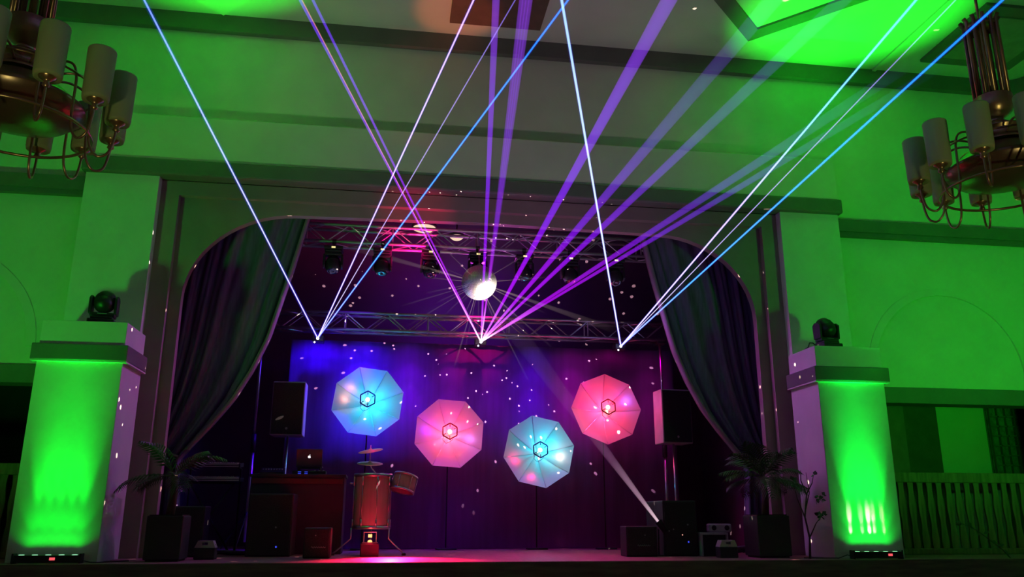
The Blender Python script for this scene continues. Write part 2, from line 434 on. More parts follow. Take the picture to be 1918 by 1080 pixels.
# ------------------------------------------------------------------ light bars in front of the pedestals
def led_bar(x, w_, label, x_display, hot):
    t = empty('light_bar', (x, -0.13, 0.0), label, 'light bar', 'green light bars at the pedestal feet')
    MB().box(-w_/2, w_/2, -0.045, 0.045, 0.012, 0.088).build('housing', black_plastic, t, bevel=0.006)
    for s in (-1, 1):
        MB().box(s*(w_/2+0.012)-0.012, s*(w_/2+0.012)+0.012, -0.05, 0.05, 0.0, 0.105).build('end_cap', black_plastic, t, bevel=0.005)
    MB().box(x_display-0.028, x_display+0.028, -0.048, -0.0445, 0.036, 0.064).build('display', led_red, t)
    for k in range(5):
        xx = (k-2)*w_*0.205
        MB().lathe([(0.001, 0.092), (0.026, 0.092), (0.030, 0.088)], 14, (xx, 0, 0)).build('lens', led_green, t)
        cg = (0.0, 1.0, 0.03) if not hot else (0.0, 1.0, 0.05)
        f = 1.1 if not hot else 1.5
        light('bar_diode', 'SPOT', (x+xx*0.9, -0.125, 0.10), cg, 2.6*f, (x+xx*0.85, 0.10, 2.24), 0.015, 125, 1.0)
        light('bar_diode_mid', 'SPOT', (x+xx*0.9, -0.125, 0.10), cg, 15*f, (x+xx*0.9, 0.08, 2.24), 0.015, 50, 1.0)
        light('bar_diode_far', 'SPOT', (x+xx*0.9, -0.125, 0.10), cg, 215*f, (x+xx*0.8, 0.02, 2.24), 0.02, 20, 1.0)
    if hot:
        for k, (dx, pw) in enumerate(((-0.24, 24), (-0.08, 12), (0.02, 40), (0.09, 20), (0.22, 12))):
            light('bar_white_diode', 'SPOT', (x+dx, -0.125, 0.10), (0.9, 1.0, 0.75), pw*1.6, (x+dx*0.97, 0.10, 0.86), 0.006, 11, 1.0)
            light('bar_white_diode_low', 'SPOT', (x+dx, -0.125, 0.10), (0.9, 1.0, 0.75), pw*0.5, (x+dx*0.99, 0.10, 0.55), 0.006, 13, 1.0)
    return t
led_bar(-4.83, 0.66, 'low black light bar at the foot of the evenly green left pedestal', 0.06, False)
led_bar(4.85, 0.62, 'low black light bar at the foot of the right pedestal throwing white streaks', 0.16, True)
def cable(pts, label, r=0.006):
    return tag(MB().tube(pts, r, 6).build('cable', cable_m, None, True), label, 'cable')
cable([(-4.48, -0.12, 0.03), (-4.40, -0.12, 0.012), (-4.32, -0.08, 0.007), (-4.22, 0.1, 0.007), (-4.1, 0.25, 0.007)], 'thin black power cable trailing from the left light bar')
cable([(4.53, -0.12, 0.03), (4.46, -0.13, 0.05), (4.36, -0.1, 0.012), (4.22, 0.0, 0.007), (4.0, 0.1, 0.007)], 'thin black power cable trailing from the right light bar')

# ------------------------------------------------------------------ moving heads
def moving_head(loc, label, group, hang=False, rz=0.0, tilt=0.0, s=1.0, lens=None):
    """base at the origin, yoke and round head above (or hanging below)"""
    t = empty('moving_head', loc, label, 'stage light', group, rz)
    q = -1 if hang else 1
    def Z(a, b): return (min(q*a, q*b)*s, max(q*a, q*b)*s)
    z0, z1 = Z(0.0, 0.055)
    mb = MB(); mb.box(-0.145*s, 0.145*s, -0.13*s, 0.13*s, z0, z1)
    z2, z3 = Z(0.055, 0.09); mb.box(-0.12*s, 0.12*s, -0.10*s, 0.10*s, z2, z3)
    mb.build('base', black_plastic, t, bevel=0.012*s)
    yk = MB()
    for sg in (-1, 1):
        a, b = sorted((sg*0.118*s, sg*0.155*s))
        prof = [(-0.075*s, 0.12*s*q), (0.075*s, 0.12*s*q), (0.085*s, 0.31*s*q), (0.04*s, 0.345*s*q), (-0.04*s, 0.345*s*q), (-0.085*s, 0.31*s*q)]
        yk.prism(prof, a, b, 'x')
    a, b = Z(0.09, 0.14)
    yk.box(-0.135*s, 0.135*s, -0.075*s, 0.075*s, a, b)
    yk.build('yoke', black_plastic, t, bevel=0.012*s)
    R = Matrix.Rotation(tilt, 4, 'X')
    hz = 0.275*s*q
    prof = [(0.001, -0.135), (0.065, -0.13), (0.098, -0.095), (0.116, -0.02), (0.117, 0.04), (0.105, 0.105), (0.085, 0.13)]
    prof = [(r_*s, z*s) for r_, z in prof]
    h = MB().lathe(prof, 24, (0, 0, hz), mtx=R).build('head', black_plastic, t, smooth=True)
    fn = MB()
    for k in range(5):
        fn.lathe([(0.112*s, (-0.045+k*0.022)*s), (0.1195*s, (-0.04+k*0.022)*s), (0.112*s, (-0.035+k*0.022)*s)], 24, (0, 0, hz), mtx=R)
    fn.build('cooling_ring', black_case, t, smooth=True)
    MB().lathe([(0.001, 0.125*s), (0.05*s, 0.135*s), (0.084*s, 0.128*s)], 20, (0, 0, hz), mtx=R).build('lens', lens or glass_block_m, t, smooth=True)
    a, b = Z(0.016, 0.044)
    if hang: MB().box(-0.03*s, 0.03*s, -0.133*s, -0.129*s, a, b).build('display', led_yellow, t)
    else:
        MB().tube([(-0.05*s, -0.078*s, 0.125*s), (0.05*s, -0.078*s, 0.125*s)], 0.004*s, 6).build('trim_bar', logo_grey, t)
    if hang:
        MB().box(-0.02, 0.02, -0.02, 0.02, 0.0, 0.10).tube([(-0.03, 0, 0.10), (0.03, 0, 0.10)], 0.035, 10).build('clamp', black_case, t)
    return t
moving_head((-4.73, 0.22, 2.722), 'black moving head light on top of the left pedestal', 'moving heads on the pedestals', rz=0.15, tilt=-0.9, s=1.04)
moving_head((4.66, 0.18, 2.722), 'black moving head light on top of the right pedestal', 'moving heads on the pedestals', rz=0.12, tilt=-0.8, s=1.02)
cable([(-4.60, 0.25, 2.73), (-4.52, 0.28, 2.76), (-4.47, 0.30, 2.74), (-4.50, 0.36, 2.73), (-4.42, 0.42, 2.73)], 'short black cable behind the moving head on the left pedestal')
cable([(4.52, 0.2, 2.74), (4.47, 0.22, 2.80), (4.42, 0.22, 2.80), (4.385, 0.2, 2.735), (4.40, 0.3, 2.73), (4.42, 0.42, 2.73)], 'looped black cable beside the moving head on the right pedestal', 0.008)

# ------------------------------------------------------------------ balustrades in the low openings
def balustrade(sg, label):
    t = empty('balustrade', (sg*5.45, 1.0, 0.0), label, 'balustrade')
    L = 3.45
    def bx(mb, a, b, *r):
        if sg > 0: mb.box(a, b, *r)
        else: mb.box(-b, -a, *r)
    m = MB(); bx(m, 0.0, L, -0.05, 0.05, 0.98, 1.12); m.build('top_rail', wood, t, bevel=0.01)
    m = MB(); bx(m, 0.0, L, -0.045, 0.045, 0.0, 0.08); m.build('bottom_rail', wood, t, bevel=0.01)
    m = MB(); bx(m, 0.0, 0.16, -0.06, 0.06, 0.0, 1.12); m.build('post', wood, t, bevel=0.01)
    n = 22; p = (L-0.2)/n
    proto = None
    for k in range(n):
        x = sg*(0.2+p*(k+0.5))
        if proto is None:
            zs = [0.08+0.9*i/16 for i in range(17)]
            wv = [0.047+0.009*math.sin(i/16*4*PI) for i in range(17)]
            poly = [(wv[i], zs[i]) for i in range(17)]+[(-wv[i], zs[i]) for i in range(16, -1, -1)]
            proto = MB().prism(poly, -0.014, 0.014, 'y').build('baluster', wood, t)
            proto.location = (x, 0, 0)
        else:
            c = proto.copy(); C.objects.link(c); c.parent = t; c.location = (x, 0, 0)
balustrade(1, 'brown wooden balustrade of wavy boards in the low opening right of the stage')
balustrade(-1, 'brown wooden balustrade cut by the left edge of the photo')

# ------------------------------------------------------------------ curtains
def curtain(sg, label):
    pts = [(4.9, 2.47), (4.64, 2.53), (3.95, 2.68), (3.38, 2.82), (2.9, 2.94), (2.45, 3.12), (2.03, 3.34), (1.68, 3.60), (1.37, 3.86), (1.22, 3.97), (1.1, 3.97), (0.6, 3.93), (0.015, 3.90)]
    def inner(z):
        for (z0, x0), (z1, x1) in zip(pts, pts[1:]):
            if z0 >= z >= z1: return x0+(x1-x0)*(z0-z)/(z0-z1)
        return pts[0][1]
    nu, nv = 110, 60; vs = []; fs = []
    for j in range(nv+1):
        z = 4.9+(0.015-4.9)*j/nv; xi = inner(z); xo = 4.6
        gather = min(1.0, (xo-xi)/2.1)
        for i in range(nu+1):
            u = i/nu; x = xi+(xo-xi)*u
            ph = 2*PI*(6.5*u+0.35*math.sin(3.1*u*PI)+0.12*math.sin(z*1.3))
            amp = 0.022+0.05*(1-gather)
            y = 1.60+amp*math.sin(ph)+0.015*math.sin(ph*2.3+z)+0.06*u
            vs.append((sg*x, y, z))
    for j in range(nv):
        for i in range(nu):
            a = j*(nu+1)+i; fs.append((a, a+1, a+nu+2, a+nu+1))
    mb = MB(); mb.add(vs, fs)
    root = empty('stage_curtain', (sg*4.2, 1.7, 0.0), label, 'curtain')
    o = mb.build('drape', curtain_cloth, root, True, loc=(-sg*4.2, -1.7, 0))
    so = o.modifiers.new('thick', 'SOLIDIFY'); so.thickness = 0.012
    tr = MB()
    zs = [4.9+(1.35-4.9)*j/40 for j in range(41)]
    vs = []; fs = []
    for j, z in enumerate(zs):
        x = inner(z)
        vs += [(sg*(x-0.005), 1.50, z), (sg*(x+0.045), 1.485, z), (sg*(x+0.045), 1.50, z), (sg*(x-0.005), 1.62, z)]
    for j in range(len(zs)-1):
        for k in range(4):
            k2 = (k+1) % 4; fs.append((j*4+k, j*4+k2, (j+1)*4+k2, (j+1)*4+k))
    tr.add(vs, fs)
    tr.build('hem', mat('curtain_lining', (0.24, 0.17, 0.22), 0.8), root, True, loc=(-sg*4.2, -1.7, 0))
    tb = MB().tube([(sg*(4.02+0.01*i)+0.0, 1.60-0.05*math.sin(i/12*PI)*2, 1.30+0.10*(i/12)) if False else (sg*(4.0+0.6*i/12), 1.54-0.07*math.sin(i/12*PI), 1.26+0.14*i/12) for i in range(13)], 0.022, 8)
    tb.build('tie_back', trim_paint, root, True, loc=(-sg*4.2, -1.7, 0))
curtain(-1, 'dark heavy stage curtain tied back on the left of the arch')
curtain(1, 'dark heavy stage curtain tied back on the right, its inner edge lit magenta')

# ------------------------------------------------------------------ backdrop
bd = MB(); vs = []; fs = []; nu = 160
for i in range(nu+1):
    u = i/nu; x = -2.88+6.5*u; y = 3.52+0.007*math.sin(u*120)+0.008*math.sin(u*37)
    vs += [(x, y, 0.01), (x, y, 3.3)]
for i in range(nu): fs.append((i*2, i*2+2, i*2+3, i*2+1))
bd.add(vs, fs)
b_ = bd.build('backdrop_drape', backdrop_cloth, None, True); b_.modifiers.new('thick', 'SOLIDIFY').thickness = 0.01
tag(b_, 'dark pleated backdrop hanging under the rear truss behind the umbrellas', 'backdrop')

# ------------------------------------------------------------------ trusses
def truss(name, x0, x1, y, z, w_, h, label, step=0.32):
    t = empty(name, ((x0+x1)/2, y, z), label, 'truss')
    cx = (x0+x1)/2
    for sy in (-1, 1):
        for zz in (0, h):
            MB().tube([(x0-cx, sy*w_/2, zz), (x1-cx, sy*w_/2, zz)], 0.024, 10).build('chord', alu, t, True)
    br = MB(); n = int((x1-x0)/step); st = (x1-x0)/n
    for i in range(n):
        a = x0-cx+i*st; b = a+st
        for sy in (-1, 1):
            br.tube([(a, sy*w_/2, 0 if i % 2 else h), (b, sy*w_/2, h if i % 2 else 0)], 0.010, 6)
        br.tube([(a, -w_/2, h), (b, w_/2, h)] if i % 2 else [(a, w_/2, h), (b, -w_/2, h)], 0.010, 6)
        br.tube([(a, -w_/2, 0), (b, w_/2, 0)] if i % 2 else [(a, w_/2, 0), (b, -w_/2, 0)], 0.010, 6)
        if i % 4 == 0:
            for sy in (-1, 1): br.tube([(a, sy*w_/2, 0), (a, sy*w_/2, h)], 0.012, 6)
    br.build('bracing', alu, t)
    return t
truss('rear_truss', -3.35, 3.35, 3.2, 3.40, 0.26, 0.28, 'silver lattice truss across the back that carries the three laser projectors')
truss('front_truss', -3.9, 3.9, 1.97, 4.47, 0.26, 0.27, 'upper lattice truss just behind the arch, hung with moving heads')

# rear truss stands
def stand(x, y, label):
    t = empty('truss_stand', (x, y, 0), label, 'stand', 'tall stands under the rear truss ends')
    MB().tube([(0, 0, 0.12), (0, 0, 1.45)], 0.030, 12).build('lower_pole', steel, t, True)
    MB().tube([(0, 0, 1.45), (0, 0, 1.72)], 0.042, 12).build('collar', black_plastic, t, True)
    MB().tube([(0, 0, 1.72), (0, 0, 3.36)], 0.022, 12).build('upper_pole', steel, t, True)
    for k in range(3):
        a = k*2*PI/3+0.4
        MB().tube([(0.03*math.cos(a), 0.03*math.sin(a), 0.55), (0.5*math.cos(a), 0.5*math.sin(a), 0.02)], 0.013, 8).build('leg', black_case, t, True)
    MB().box(-0.07, 0.07, -0.14, 0.14, 3.34, 3.376).build('top_plate', black_case, t)
stand(-3.3, 3.2, 'chrome stand under the left end of the rear truss')
stand(3.3, 3.2, 'chrome stand under the right end of the rear truss')

# ------------------------------------------------------------------ moving heads on the front truss
xs = [-2.16, -1.44, -0.72, 0.0, 0.72, 1.44, 2.16]
words = ['at the left end of the row', 'second from the left in the row', 'third from the left, left of the mirror ball',
         'at the middle of the row, right above the mirror ball', 'third from the right, just right of the mirror ball', 'second from the right in the row', 'at the right end of the row']
proto = None
for x, wd in zip(xs, words):
    if proto is None:
        proto = moving_head((x, 1.84, 4.37), '', 'moving heads hanging from the front truss', hang=True, tilt=PI-0.35, s=0.95, lens=lens_glass); o = proto
    else:
        o = copy_tree(proto); o.location = (x, 1.84, 4.37)
    o['label'] = 'black hanging moving head light, '+wd
# small par cans with warm lenses higher on the truss
for x, z, lb in ((-0.83, 4.60, 'warm glowing ceiling lamp seen through the truss left of the mirror ball'), (-0.30, 4.50, 'small warm ceiling lamp seen behind the truss above the mirror ball')):
    t = empty('ceiling_lamp', (x+0.03, 2.6, 4.98 if x < -0.5 else 4.86), lb, 'lamp')
    r = 0.19 if x < -0.5 else 0.11
    MB().lathe([(0.001, -0.01), (r*0.6, -0.005), (r, 0.03), (r*0.96, 0.05)], 20).build('diffuser', warm_glow, t, True)
    MB().lathe([(r*0.96, 0.05), (r*1.08, 0.05), (r*1.08, 0.09), (0.001, 0.11)], 20).build('housing', black_case, t, True)
    MB().tube([(0, 0, 0.10), (0, 0, 5.99-(4.98 if x < -0.5 else 4.86))], 0.012, 8).build('stem', black_case, t)

# ------------------------------------------------------------------ mirror ball
BC = (0.005, 1.62, 3.86); BR = 0.262
t = empty('mirror_ball', BC, 'silver mirror ball hanging below the front truss, its underside glaring white', 'mirror ball')
mb = MB(); nl = 34
vs = []; fs = []
for i in range(nl):
    p0 = PI*i/nl; p1 = PI*(i+1)/nl; pm = (p0+p1)/2; m_ = max(4, int(2*nl*math.sin(pm)))
    for k in range(m_):
        a0 = 2*PI*k/m_; a1 = 2*PI*(k+0.92)/m_; q0 = p0+0.04*(p1-p0); q1 = p1-0.04*(p1-p0)
        b = len(vs)
        for (p, a) in ((q0, a0), (q0, a1), (q1, a1), (q1, a0)):
            vs.append((BR*math.sin(p)*math.cos(a), BR*math.sin(p)*math.sin(a), BR*math.cos(p)))
        fs.append((b, b+1, b+2, b+3))
mb.add(vs, fs); mb.build('mirror_tiles', mirror, t)
MB().lathe([(0.001, 0.256)]+[(0.256*math.sin(PI*i/20), 0.256*math.cos(PI*i/20)) for i in range(1, 20)]+[(0.001, -0.256)], 32).build('core', black_case, t, True)
MB().lathe([(0.03, 0.255), (0.03, 0.29), (0.012, 0.30)], 12).build('mount', steel, t)
MB().tube([(0, 0, 0.29), (0, 0.10, 0.57)], 0.006, 6).build('wire', steel, t)

# pin spot on the speaker box at the right: real spot light, and its shaft of light in the haze
PS = Vector((2.365, 0.86, 0.44))
def shaft(name, a, b, r0, r1, m, parent, seg=14, sides=12, ofs=(0, 0, 0), tm=1.0):
    a = Vector(a); b = Vector(b); d = (b-a); u = d.orthogonal().normalized(); v = d.normalized().cross(u)
    vs = []; at = []; fs = []
    for i in range(seg+1):
        f = i/seg; p = a+d*f; r = r0+(r1-r0)*f
        for k in range(sides):
            an = 2*PI*k/sides; vs.append(p+r*(math.cos(an)*u+math.sin(an)*v)-Vector(ofs)); at.append(min(1.0, f/tm))
    for i in range(seg):
        for k in range(sides):
            k2 = (k+1) % sides; fs.append((i*sides+k, i*sides+k2, (i+1)*sides+k2, (i+1)*sides+k))
    m_ = MB(); m_.add(vs, fs)
    o = m_.build(name, m, parent, True, attr=at)
    return o
BCv = Vector(BC)
# ------------------------------------------------------------------ laser projectors
def laser(loc, label, beams, cols):
    t = empty('laser_projector', loc, label, 'laser projector')
    l = Vector(loc)
    MB().box(-0.09, 0.09, 0.01, 0.22, -0.045, 0.05).build('housing', black_plastic, t, bevel=0.006)
    MB().box(-0.10, 0.10, 0.08, 0.12, 0.03, 0.065).tube([(0, 0.10, 0.06), (0, 0.12, 0.17)], 0.012, 8).build('bracket', black_case, t)
    MB().lathe([(0.001, 0), (0.022, 0)], 14, mtx=Matrix.Rotation(PI/2, 4, 'X')).build('aperture', aperture_glow, t, loc=(0, 0.004, 0.0))
    MB().lathe([(0.001, 0), (0.014, 0)], 10, mtx=Matrix.Rotation(PI/2, 4, 'X')).build('second_aperture', aperture_glow, t, loc=(-0.045, 0.004, -0.065))
    for (end, w0, w1, m, tm) in beams:
        shaft('laser_beam', l, end, w0, w1, m, t, seg=30, ofs=l, tm=tm)
    for c, p in cols:
        pass
    return t
BW = beam_mat('beam_blue_white', [(0, (1.1, 1.0, 1.6)), (0.5, (0.75, 0.72, 1.3)), (1, (0.14, 0.22, 0.9))])
BV = beam_mat('beam_violet_white', [(0, (1.4, 1.2, 1.6)), (0.5, (0.9, 0.7, 1.3)), (1, (0.6, 0.42, 1.1))])
BT = beam_mat('beam_thin_violet', [(0, (0.9, 0.8, 1.2)), (0.5, (0.45, 0.35, 0.8)), (1, (0.10, 0.07, 0.36))])
BC_ = beam_mat('beam_cyan', [(0, (0.7, 0.8, 1.5)), (0.35, (0.10, 0.55, 1.2)), (1, (0.0, 0.17, 1.0))])
BCW = beam_mat('beam_cyan_white', [(0, (1.3, 1.2, 1.5)), (0.5, (0.8, 0.9, 1.2)), (1, (0.28, 0.52, 0.75))])
BR_ = beam_mat('beam_right_white', [(0, (1.3, 1.1, 1.6)), (0.6, (0.8, 0.6, 0.9)), (0.8, (0.25, 0.55, 0.8)), (1, (0.1, 0.65, 0.75))])
BH = beam_mat('beam_blue_halo', [(0, (0.04, 0.02, 1.1)), (0.12, (0.02, 0.01, 0.6)), (0.4, (0.01, 0.01, 0.30)), (1, (0.005, 0.005, 0.12))], 1.5)
BP = beam_mat('beam_purple', [(0, (1.3, 0.9, 1.3)), (0.08, (0.7, 0.15, 0.8)), (0.25, (0.32, 0.01, 0.55)), (0.5, (0.16, 0.004, 0.45)), (1, (0.05, 0.01, 0.33))], 0.5)
BP2 = beam_mat('beam_purple_wide', [(0, (1.3, 0.9, 1.3)), (0.06, (0.6, 0.12, 0.75)), (0.2, (0.28, 0.003, 0.55)), (0.5, (0.10, 0.002, 0.42)), (1, (0.07, 0.014, 0.22))], 0.4)
BPS = beam_mat('beam_purple_stripe', [(0, (0.6, 0.3, 0.6)), (0.18, (0.2, 0.01, 0.28)), (0.5, (0.06, 0.001, 0.22)), (1, (0.065, 0.012, 0.19))], 0.8)
BP3 = beam_mat('beam_purple_faint', [(0, (1.2, 0.8, 1.2)), (0.06, (0.6, 0.12, 0.75)), (0.2, (0.25, 0.003, 0.50)), (0.5, (0.075, 0.002, 0.32)), (0.8, (0.026, 0.010, 0.10)), (1, (0.010, 0.006, 0.035))], 0.4)
BP4 = beam_mat('beam_purple_fading', [(0, (1.0, 0.7, 1.0)), (0.06, (0.5, 0.08, 0.6)), (0.2, (0.20, 0.002, 0.38)), (0.5, (0.05, 0.003, 0.22)), (0.8, (0.012, 0.010, 0.055)), (1, (0.0, 0.0, 0.0))], 0.4)
BPK = beam_mat('beam_pink_core', [(0, (1, 0.6, 0.9)), (0.5, (0.5, 0.1, 0.3)), (1, (0.35, 0.10, 0.12))], 0.5)
LP = (-2.414, 2.95, 3.215); MP = (0.189, 2.95, 3.239); RP = (2.539, 2.95, 3.243)
E1, E2, E3, E4 = (-4.116, -12.45, 5.507), (1.243, -12.45, 6.064), (1.972, -12.45, 6.140), (2.917, -12.45, 6.239)
laser(LP, 'laser projector left under the rear truss, throwing four blue-white beams',
      [(E1, 0.009, 0.006, BW, 0.47), (E1, 0.028, 0.012, BH, 0.47), (E2, 0.0085, 0.006, BV, 0.47), (E2, 0.022, 0.011, BH, 0.47),
       (E3, 0.007, 0.004, BT, 0.47), (E4, 0.0085, 0.007, BC_, 0.47), (E4, 0.022, 0.013, BH, 0.47)], [])
wide = [((-4.897, -12.45, 6.290), 0.011, 0.0135, BP, 0.45), ((-4.86, -12.45, 6.290), 0.005, 0.004, BPK, 0.45), ((-4.668, -12.45, 6.314), 0.011, 0.0136, BP, 0.45),
        ((-1.274, -12.45, 6.667), 0.011, 0.060, BP2, 0.45)]
for dx in (-0.09, -0.03, 0.03, 0.09): wide.append(((-0.696+dx, -12.45, 6.727), 0.008, 0.034, BPS, 0.45))
wide += [((2.176, -12.45, 7.026), 0.011, 0.142, BP2, 0.45), ((4.050, -12.45, 6.851), 0.011, 0.155, BP3, 0.45),
         ((5.072, -12.45, 6.585), 0.011, 0.124, BP3, 0.45), ((8.9, -11.22, 7.375), 0.010, 0.138, BP4, 0.434), ((8.9, -9.113, 7.157), 0.009, 0.098, BP4, 0.477)]
laser(MP, 'laser projector under the middle of the rear truss, fanning out purple beams', wide, [])
E1, E2, E3, E4 = (-2.767, -12.45, 6.195), (2.633, -12.45, 5.197), (3.263, -12.45, 5.263), (3.288, -12.45, 4.678)
laser(RP, 'laser projector right under the rear truss, throwing cyan and white beams',
      [(E1, 0.012, 0.013, BCW, 0.47), (E1, 0.024, 0.022, BH, 0.47), (E2, 0.011, 0.007, BR_, 0.53), (E2, 0.022, 0.013, BH, 0.53),
       (E3, 0.007, 0.004, BT, 0.53), (E4, 0.011, 0.007, BC_, 0.55), (E4, 0.022, 0.013, BH, 0.55)], [])

# pin spot
t = empty('pin_spot', tuple(PS), 'small pin spot beside the right sub woofer aimed up at the mirror ball', 'spot light')
dr = (BCv-PS).normalized(); q = dr.to_track_quat('Z', 'Y').to_matrix().to_4x4()
MB().lathe([(0.001, -0.17), (0.04, -0.165), (0.045, -0.02), (0.05, 0.0)], 16, mtx=q).build('can', black_plastic, t, True)
MB().lathe([(0.001, -0.012), (0.042, -0.012)], 16, mtx=q).build('lens', warm_glow, t)
MB().tube([(0, 0.0, -0.10), (0, 0.02, -0.44)], 0.012, 8).box(-0.045, 0.04, -0.04, 0.06, -0.44, -0.425).build('stand', black_case, t)
light('pin_spot_lamp', 'SPOT', tuple(PS+dr*0.03), (1.0, 0.86, 0.66), 9000, tuple(BCv+Vector((0, 0, -0.02))), 0.02, 7.5, 0.4)
PB = beam_mat('beam_pin_spot', [(0, (0.42, 0.30, 0.34)), (0.08, (0.16, 0.09, 0.13)), (0.25, (0.045, 0.018, 0.04)), (0.42, (0.012, 0.006, 0.012)), (1, (0.002, 0.002, 0.002))], 0.7)
shaft('light_shaft', PS, tuple(PS+(BCv-PS)*0.93), 0.018, 0.17, PB, t, ofs=PS)
# faint shafts thrown back by the mirror ball
FB = beam_mat('beam_reflected', [(0, (0.10, 0.07, 0.06)), (0.3, (0.03, 0.02, 0.022)), (1, (0, 0, 0))])
ballobj = [o for o in C.objects if o.name == 'mirror_ball'][0]
for k in range(26):
    a = random.uniform(0, 2*PI); e = random.uniform(-1.25, 0.25)
    d = Vector((math.cos(a)*math.cos(e), -0.45+0.5*math.sin(a)*math.cos(e), math.sin(e))).normalized()
    ln = random.uniform(0.5, 1.5)
    shaft('reflected_ray', BCv+d*BR, BCv+d*(BR+ln), 0.004, 0.016, FB, ballobj, seg=6, sides=6, ofs=BCv)
for d in ((-1.9, 0.3, 0.55), (1.7, -0.2, -0.6)):
    d = Vector(d).normalized(); shaft('reflected_ray', BCv+d*BR, BCv+d*(BR+1.9), 0.01, 0.06, FB, ballobj, seg=6, sides=8, ofs=BCv)

# light thrown by the mirror ball: a point source with the facet pattern in its directions
def dots_light(loc, power):
    d = bpy.data.lights.new('mirror_ball_dots', 'POINT'); d.energy = power; d.shadow_soft_size = 0.003; d.color = (1.0, 0.72, 0.60)
    d.use_nodes = True; nt = d.node_tree; N = nt.nodes.new; L = nt.links.new
    em = [n_ for n_ in nt.nodes if n_.type == 'EMISSION'][0]
    tc = N('ShaderNodeTexCoord'); vo = N('ShaderNodeTexVoronoi'); vo.feature = 'F1'; vo.inputs['Scale'].default_value = 18.5; vo.inputs['Randomness'].default_value = 0.9
    L(tc.outputs['Normal'], vo.inputs['Vector'])
    lt = N('ShaderNodeMath'); lt.operation = 'LESS_THAN'; lt.inputs[1].default_value = 0.105
    L(vo.outputs['Distance'], lt.inputs[0]); L(lt.outputs[0], em.inputs['Strength'])
    o = bpy.data.objects.new('mirror_ball_dots', d); C.objects.link(o); o.location = loc
dots_light((0.25, 1.25, 3.42), 2800)

# ------------------------------------------------------------------ umbrellas
def umbrella(cx, cz, R, phase, label, lamps, frame_col, Y=3.02):
    t = empty('photo_umbrella', (cx, Y, cz), label, 'umbrella', 'lit umbrellas in front of the backdrop')
    t.rotation_euler = (math.radians(-6), 0, 0)
    D = 0.20
    rim = [(R*math.cos(phase+k*PI/4), R*math.sin(phase+k*PI/4)) for k in range(8)]
    for k in range(8):
        j = (k+1) % 8; vs = []; fs = []; nr, na = 10, 6
        for i in range(nr+1):
            f = i/nr; depth = D*(1-f*f)
            for a in range(na+1):
                g = a/na
                x = (rim[k][0]*(1-g)+rim[j][0]*g)*f; z = (rim[k][1]*(1-g)+rim[j][1]*g)*f
                sag = 0.032*math.sin(PI*g)*math.sin(PI*min(1, f))
                vs.append((x, depth-sag, z))
        for i in range(nr):
            for a in range(na):
                b = i*(na+1)+a; fs.append((b, b+1, b+na+2, b+na+1))
        m = MB(); m.add(vs, fs); m.build('canopy_panel', nylon, t, True)
    for k in range(8):
        pts = [(rim[k][0]*f*0.995, D*(1-f*f)-0.008, rim[k][1]*f*0.995) for f in [i/8 for i in range(9)]]
        MB().tube(pts, 0.003, 5).build('rib', steel, t, True)
    MB().tube([(0, D, 0), (0, -0.13, 0)], 0.005, 8).build('shaft', steel, t, True)
    st = Matrix.Rotation(rad(6), 4, 'X')
    MB().tube([(0, D, 0), st @ Vector((0, D+0.06, -0.02)), st @ Vector((0, D+0.06, -cz+0.03))], 0.011, 8).build('pole', black_case, t, True)
    MB().tube([st @ Vector((-0.16, D-0.04, -cz+0.012)), st @ Vector((0.16, D+0.10, -cz+0.012))], 0.012, 6).tube([st @ Vector((0.16, D-0.04, -cz+0.012)), st @ Vector((-0.16, D+0.10, -cz+0.012))], 0.012, 6).build('foot', black_case, t, True)
    h = [(0.128*math.cos(PI/6+k*PI/3), -0.14, 0.128*math.sin(PI/6+k*PI/3)) for k in range(6)]
    rg = MB()
    for k in range(6): rg.tube([h[k], h[(k+1) % 6]], 0.0105, 6)
    fc = mat('lamp_frame_'+frame_col[0], frame_col[1], 0.4)
    rg.build('lamp_ring', fc, t)
    tb = MB()
    for k in (0, 1, 3, 4):
        tb.tube([h[k], (h[k][0]*0.55, -0.14, h[k][2]*0.55)], 0.006, 5)
    tb.build('spokes', fc, t)
    MB().lathe([(0.001, 0.02), (0.028, 0.012), (0.034, -0.012), (0.001, -0.02)], 16, mtx=Matrix.Rotation(PI/2, 4, 'X')).build('bulb', emit('bulb_glow_'+frame_col[0], frame_col[2], 4.0), t, True, loc=(0.0, -0.12, 0.0))
    MB().tube([(-0.10, -0.14, -0.07), (-0.11, -0.14, -0.14), (-0.06, -0.14, -0.19), (0.0, -0.13, -0.165), (0.05, -0.13, -0.12)], 0.0035, 6).build('cable', fc, t, True)
    for (dx, dy, dz, col, pw) in lamps:  # first lamp is the bulb, the rest are added to tint panels
        l = bpy.data.lights.new('umbrella_lamp', 'POINT'); l.color = col; l.energy = pw; l.shadow_soft_size = 0.02
        o = bpy.data.objects.new('umbrella_lamp', l); C.objects.link(o); o.parent = t; o.location = (dx, dy, dz)
BLU = (0.02, 0.42, 1.0); MAG = (1.0, 0.05, 0.75); PNK = (1.0, 0.06, 0.16); VIO = (0.75, 0.06, 1.0); YEL = (1.0, 0.75, 0.35); CYN = (0.15, 0.8, 0.9)
blue_f = ('blue', (0.01, 0.02, 0.25), (0.8, 1.0, 1.0)); red_f = ('red', (0.35, 0.01, 0.03), (1.0, 0.9, 0.75))
umbrella(-1.585, 2.245, 0.575, rad(15.8), 'turquoise lit umbrella, the leftmost and highest of the two blue ones', [(0.06, -0.05, 0.0, (0.0, 0.50, 0.78), 12.5), (-0.27, 0.03, 0.20, (1.0, 0.30, 0.15), 0.50), (-0.34, 0.02, 0.04, (1.0, 0.35, 0.25), 0.60), (-0.04, 0.14, 0.02, (0.8, 1.0, 0.5), 0.10)], blue_f)
